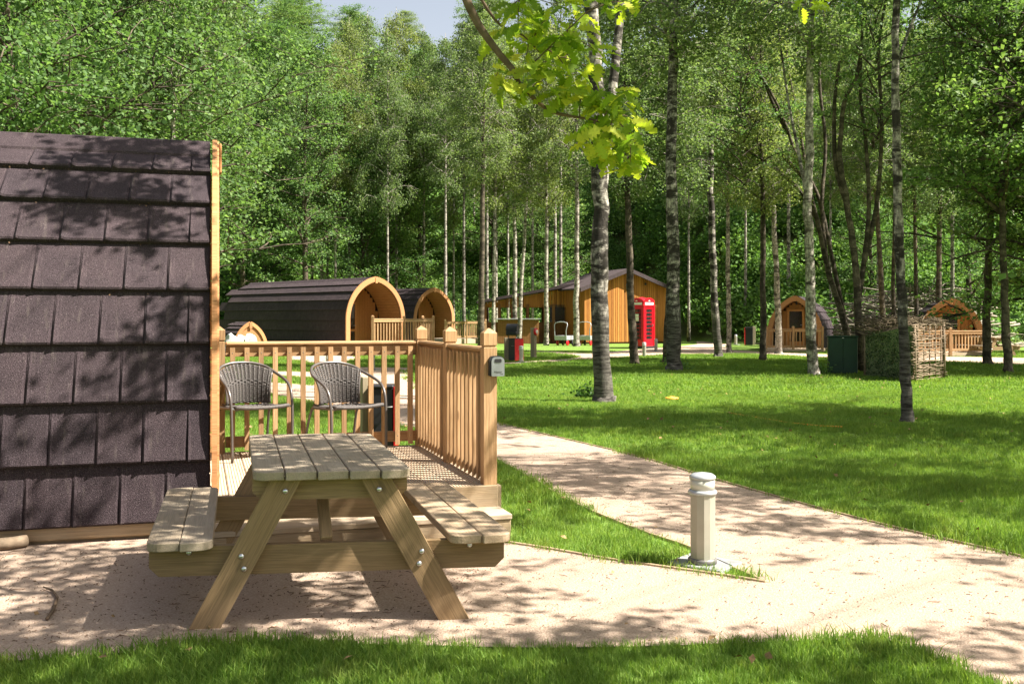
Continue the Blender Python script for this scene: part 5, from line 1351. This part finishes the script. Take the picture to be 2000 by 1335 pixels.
def lawn_points(y0, y1, dens, pad=1.15):
    w0 = y1 * .545 * pad + .5; n = int(dens * (y1 - y0) * 2 * w0)
    x = gr.uniform(-w0, w0, n); y = gr.uniform(y0, y1, n); k = np.abs(x) < y * .53 * pad + .6
    x, y = x[k], y[k]
    jx, jy = x + gr.normal(0, .028, len(x)), y + gr.normal(0, .028, len(x))
    bad = in_poly(jx, jy, patio_xy) | in_poly(jx, jy, far_xy)
    # keep clear of the deck, the lodges, the building, and the bollard base
    q = np.stack([x - D0.x, y - D0.y], 1); u = q @ np.array([du.x, du.y]); v = q @ np.array([dv.x, dv.y]); bad |= (u > -2.2) & (u < .1) & (v > -.3) & (v < 2.4)
    q = np.stack([x - POD1.x, y - POD1.y], 1); u = q @ np.array([math.cos(A1), math.sin(A1)]); v = q @ np.array([v1.x, v1.y]); bad |= (u > -5) & (u < .05) & (v > -.1) & (v < 3)
    bq = gp(1372, 1104); bad |= (np.abs(x - bq.x) < .17) & (np.abs(y - bq.y - .02) < .16)
    return x[~bad], y[~bad]
for nm, lab, y0, y1, dens, args in (('front_grass', 'lush grass blades along the bottom of the picture', 3.4, 5.6, 1150, (1, 16, .045, .03, .07, .0042, .6)),
                              ('near_grass', 'grass of the wedge and lawn edge beside the near path', 5.6, 11, 420, (2, 18, .07, .03, .075, .006, .6)),
                              ('lawn_grass', 'mown grass of the shaded lawn in the middle', 11, 20, 150, (3, 22, .12, .03, .07, .009, .7)),
                              ('far_grass', 'mown grass of the far lawn', 20, 44, 34, (4, 30, .24, .03, .08, .016, .8))):
    x, y = lawn_points(y0, y1, dens); n = len(x)
    scatter(nm, lab, np.stack([x, y, np.zeros(n)], 1), gr.uniform(0, 6.28, n), gr.uniform(.6, 1.15, n) * (1 + .25 * np.sin(x * 1.7 + y * 2.3)), tuft(*args))
# undergrowth on the bank
bxy = gr.uniform([-46, 50], [52, 104], (5200, 2)); hz = hill(bxy[:, 0], bxy[:, 1]); k = (hz > .12) & (np.abs(bxy[:, 0]) < bxy[:, 1] * .6); bxy, hz = bxy[k], hz[k]
n = len(bxy); rgb = np.random.default_rng(8); bc_ = rgb.normal(size=(900, 3)) * np.array([.42, .42, .30]) + np.array([0, 0, .42]); bc_ = bc_[bc_[:, 2] > 0]
scatter('undergrowth', 'bright leafy undergrowth covering the wooded bank', np.stack([bxy[:, 0], bxy[:, 1], hz - .05], 1), gr.uniform(0, 6.28, n), gr.uniform(.6, 1.9, n), leaf_mesh('bush', bc_, .14, rgb, M_LBUSH, .8))
# weeds at the feet of two trunks
for k, (px_, py, sc_, nm, lab) in enumerate(((1150, 778, .42, 'small_shrub', 'little dark shrub at the left foot of the thick birch'), (1322, 722, .75, 'weed_clump', 'pale weeds round the foot of the tall birch'), (1592, 731, .6, 'weed_clump', 'weeds at the foot of the pale ringed birch'))):
    b = gp(px_, py); t = thing(nm, lab, 'plant', b, 0); rg2 = np.random.default_rng(40 + k)
    C = rg2.normal(size=(420, 3)) * np.array([.30, .2, .2]) * sc_ + np.array([b.x, b.y - .1, .16 * sc_]); C = C[C[:, 2] > .01]
    link('foliage', leaf_mesh('foliage', C, .07, rg2, M_LBUSH if k else M_LDARK, .5), t, I4)
    sm_ = MB()
    for i in range(7): sm_.tube([b + Vector((rnd.uniform(-.05, .05), 0, 0)), b + Vector((rnd.uniform(-.3, .3) * sc_, rnd.uniform(-.2, .1), .35 * sc_))], [.006, .002], 4)
    sm_.build('stem', M_TWIG, t, I4)
# twigs and leaf litter on the gravel
lt = MB(); n = 0
while n < 2600:
    if n < 1500: p = Vector((rnd.uniform(-3.6, -.2), rnd.uniform(4.5, 6.4), .012))
    else: p = Vector((rnd.uniform(-1, 5), rnd.uniform(4.7, 11), .012))
    if not in_poly(np.array([p.x]), np.array([p.y]), patio_xy)[0]: continue
    n += 1; a = rnd.uniform(0, 6.28); L = rnd.choice((.008, .008, .01, .01, .012, .012, .018, .025) if n % 12 else (.05, .07)) * rnd.uniform(.5, 1.1); d = Vector((math.cos(a), math.sin(a), 0)) * L
    lt.tube([p - d * .5, p + Vector((rnd.gauss(0, .15) * L, rnd.gauss(0, .15) * L, .003)), p + d * .5], [.0014, .0022, .0012], 4)
tag(lt.build('ground_litter', M_LITTER), 'scattered twigs and leaf bits on the gravel', kind='stuff')
nl = 900; lx, ly = gr.uniform(-9, 14, nl), 4.2 + 22 * gr.random(nl) ** 1.5; kk = np.abs(lx) < ly * .6; lx, ly = lx[kk], ly[kk]
q = np.stack([lx - D0.x, ly - D0.y], 1); u = q @ np.array([du.x, du.y]); v = q @ np.array([dv.x, dv.y]); kk = ~((u > -5) & (u < .2) & (v > -.4) & (v < 2.6)); lx, ly = lx[kk], ly[kk]
onp = in_poly(lx, ly, patio_xy); lz = np.where(onp, .02, .045 + .02 * gr.random(len(lx)))
tag(link('fallen_leaves', leaf_mesh('fallen_leaves', np.stack([lx, ly, lz], 1), .045 * (.6 + .5 * (~onp)), gr, M_DEADLEAF, 2.5)), 'dry fallen leaves scattered on lawn and gravel', kind='stuff')
Pp, tt = arch_fn(1.45, 2.90, .45, .12); rl_ = []
for i in range(34):
    k_ = rnd.choice((4, 5, 6, 7, 7, 8)) if True else 0; la, zz, aa = Pp(min(tt, k_ * .40 - rnd.uniform(.0, .03)), .02); p = wm(bpy.data.objects['tiled_lodge']) @ Vector((-rnd.uniform(.1, 2.0), -(1.45 - la), zz)); rl_.append(tuple(p))
tag(link('roof_litter', leaf_mesh('roof_litter', np.array(rl_), .016, gr, M_LITTER, .6)), 'tiny dry catkins caught on the near lodge roof', kind='stuff')
ns = 9000; sx_, sy_ = gr.uniform(-3.8, 4.5, ns), 4.3 + 5.5 * gr.random(ns) ** 1.6; kk = in_poly(sx_, sy_, patio_xy); sx_, sy_ = sx_[kk], sy_[kk]; ns = len(sx_)
oc = np.array([(1, 0, 0), (0, 1, 0), (-1, 0, 0), (0, -1, 0), (0, 0, .7), (0, 0, -.7)]); fc = np.array([(0, 1, 4), (1, 2, 4), (2, 3, 4), (3, 0, 4)])
rs_ = gr.uniform(.002, .0055, ns) * (1 + (gr.random(ns) > .97) * 1.2); ang = gr.uniform(0, 6.28, ns); ca, sa = np.cos(ang), np.sin(ang)
VV = oc[None] * rs_[:, None, None] * gr.uniform(.7, 1.3, (ns, 6, 1)); VX = VV[..., 0] * ca[:, None] - VV[..., 1] * sa[:, None]; VY = VV[..., 0] * sa[:, None] + VV[..., 1] * ca[:, None]
VV = np.stack([VX + sx_[:, None], VY + sy_[:, None], VV[..., 2] + .009], 2).reshape(-1, 3); FF = (fc[None] + (np.arange(ns) * 6)[:, None, None]).reshape(-1, 3)
tag(link('loose_stones', np_mesh('loose_stones', VV, FF, M_PEBBLE)), 'loose grit stones lying on the gravel', kind='stuff')
MB().tube([gp(x, y, .02) for x, y in ((92, 1207), (104, 1190), (112, 1165), (103, 1152), (85, 1145))], [.010, .010, .008, .006, .004], 6).build('fallen_stick', M_TWIG)
tag(bpy.data.objects['fallen_stick'], 'curved dark stick on the shaded gravel at lower left', 'stick')
MB().tube([gp(-40, 1066, .05), gp(20, 1060, .05), gp(52, 1055, .05)], [.04, .042, .04], 9).build('cut_log', M_STICK)
tag(bpy.data.objects['cut_log'], 'short cut log against the lodge base at the left edge', 'log')
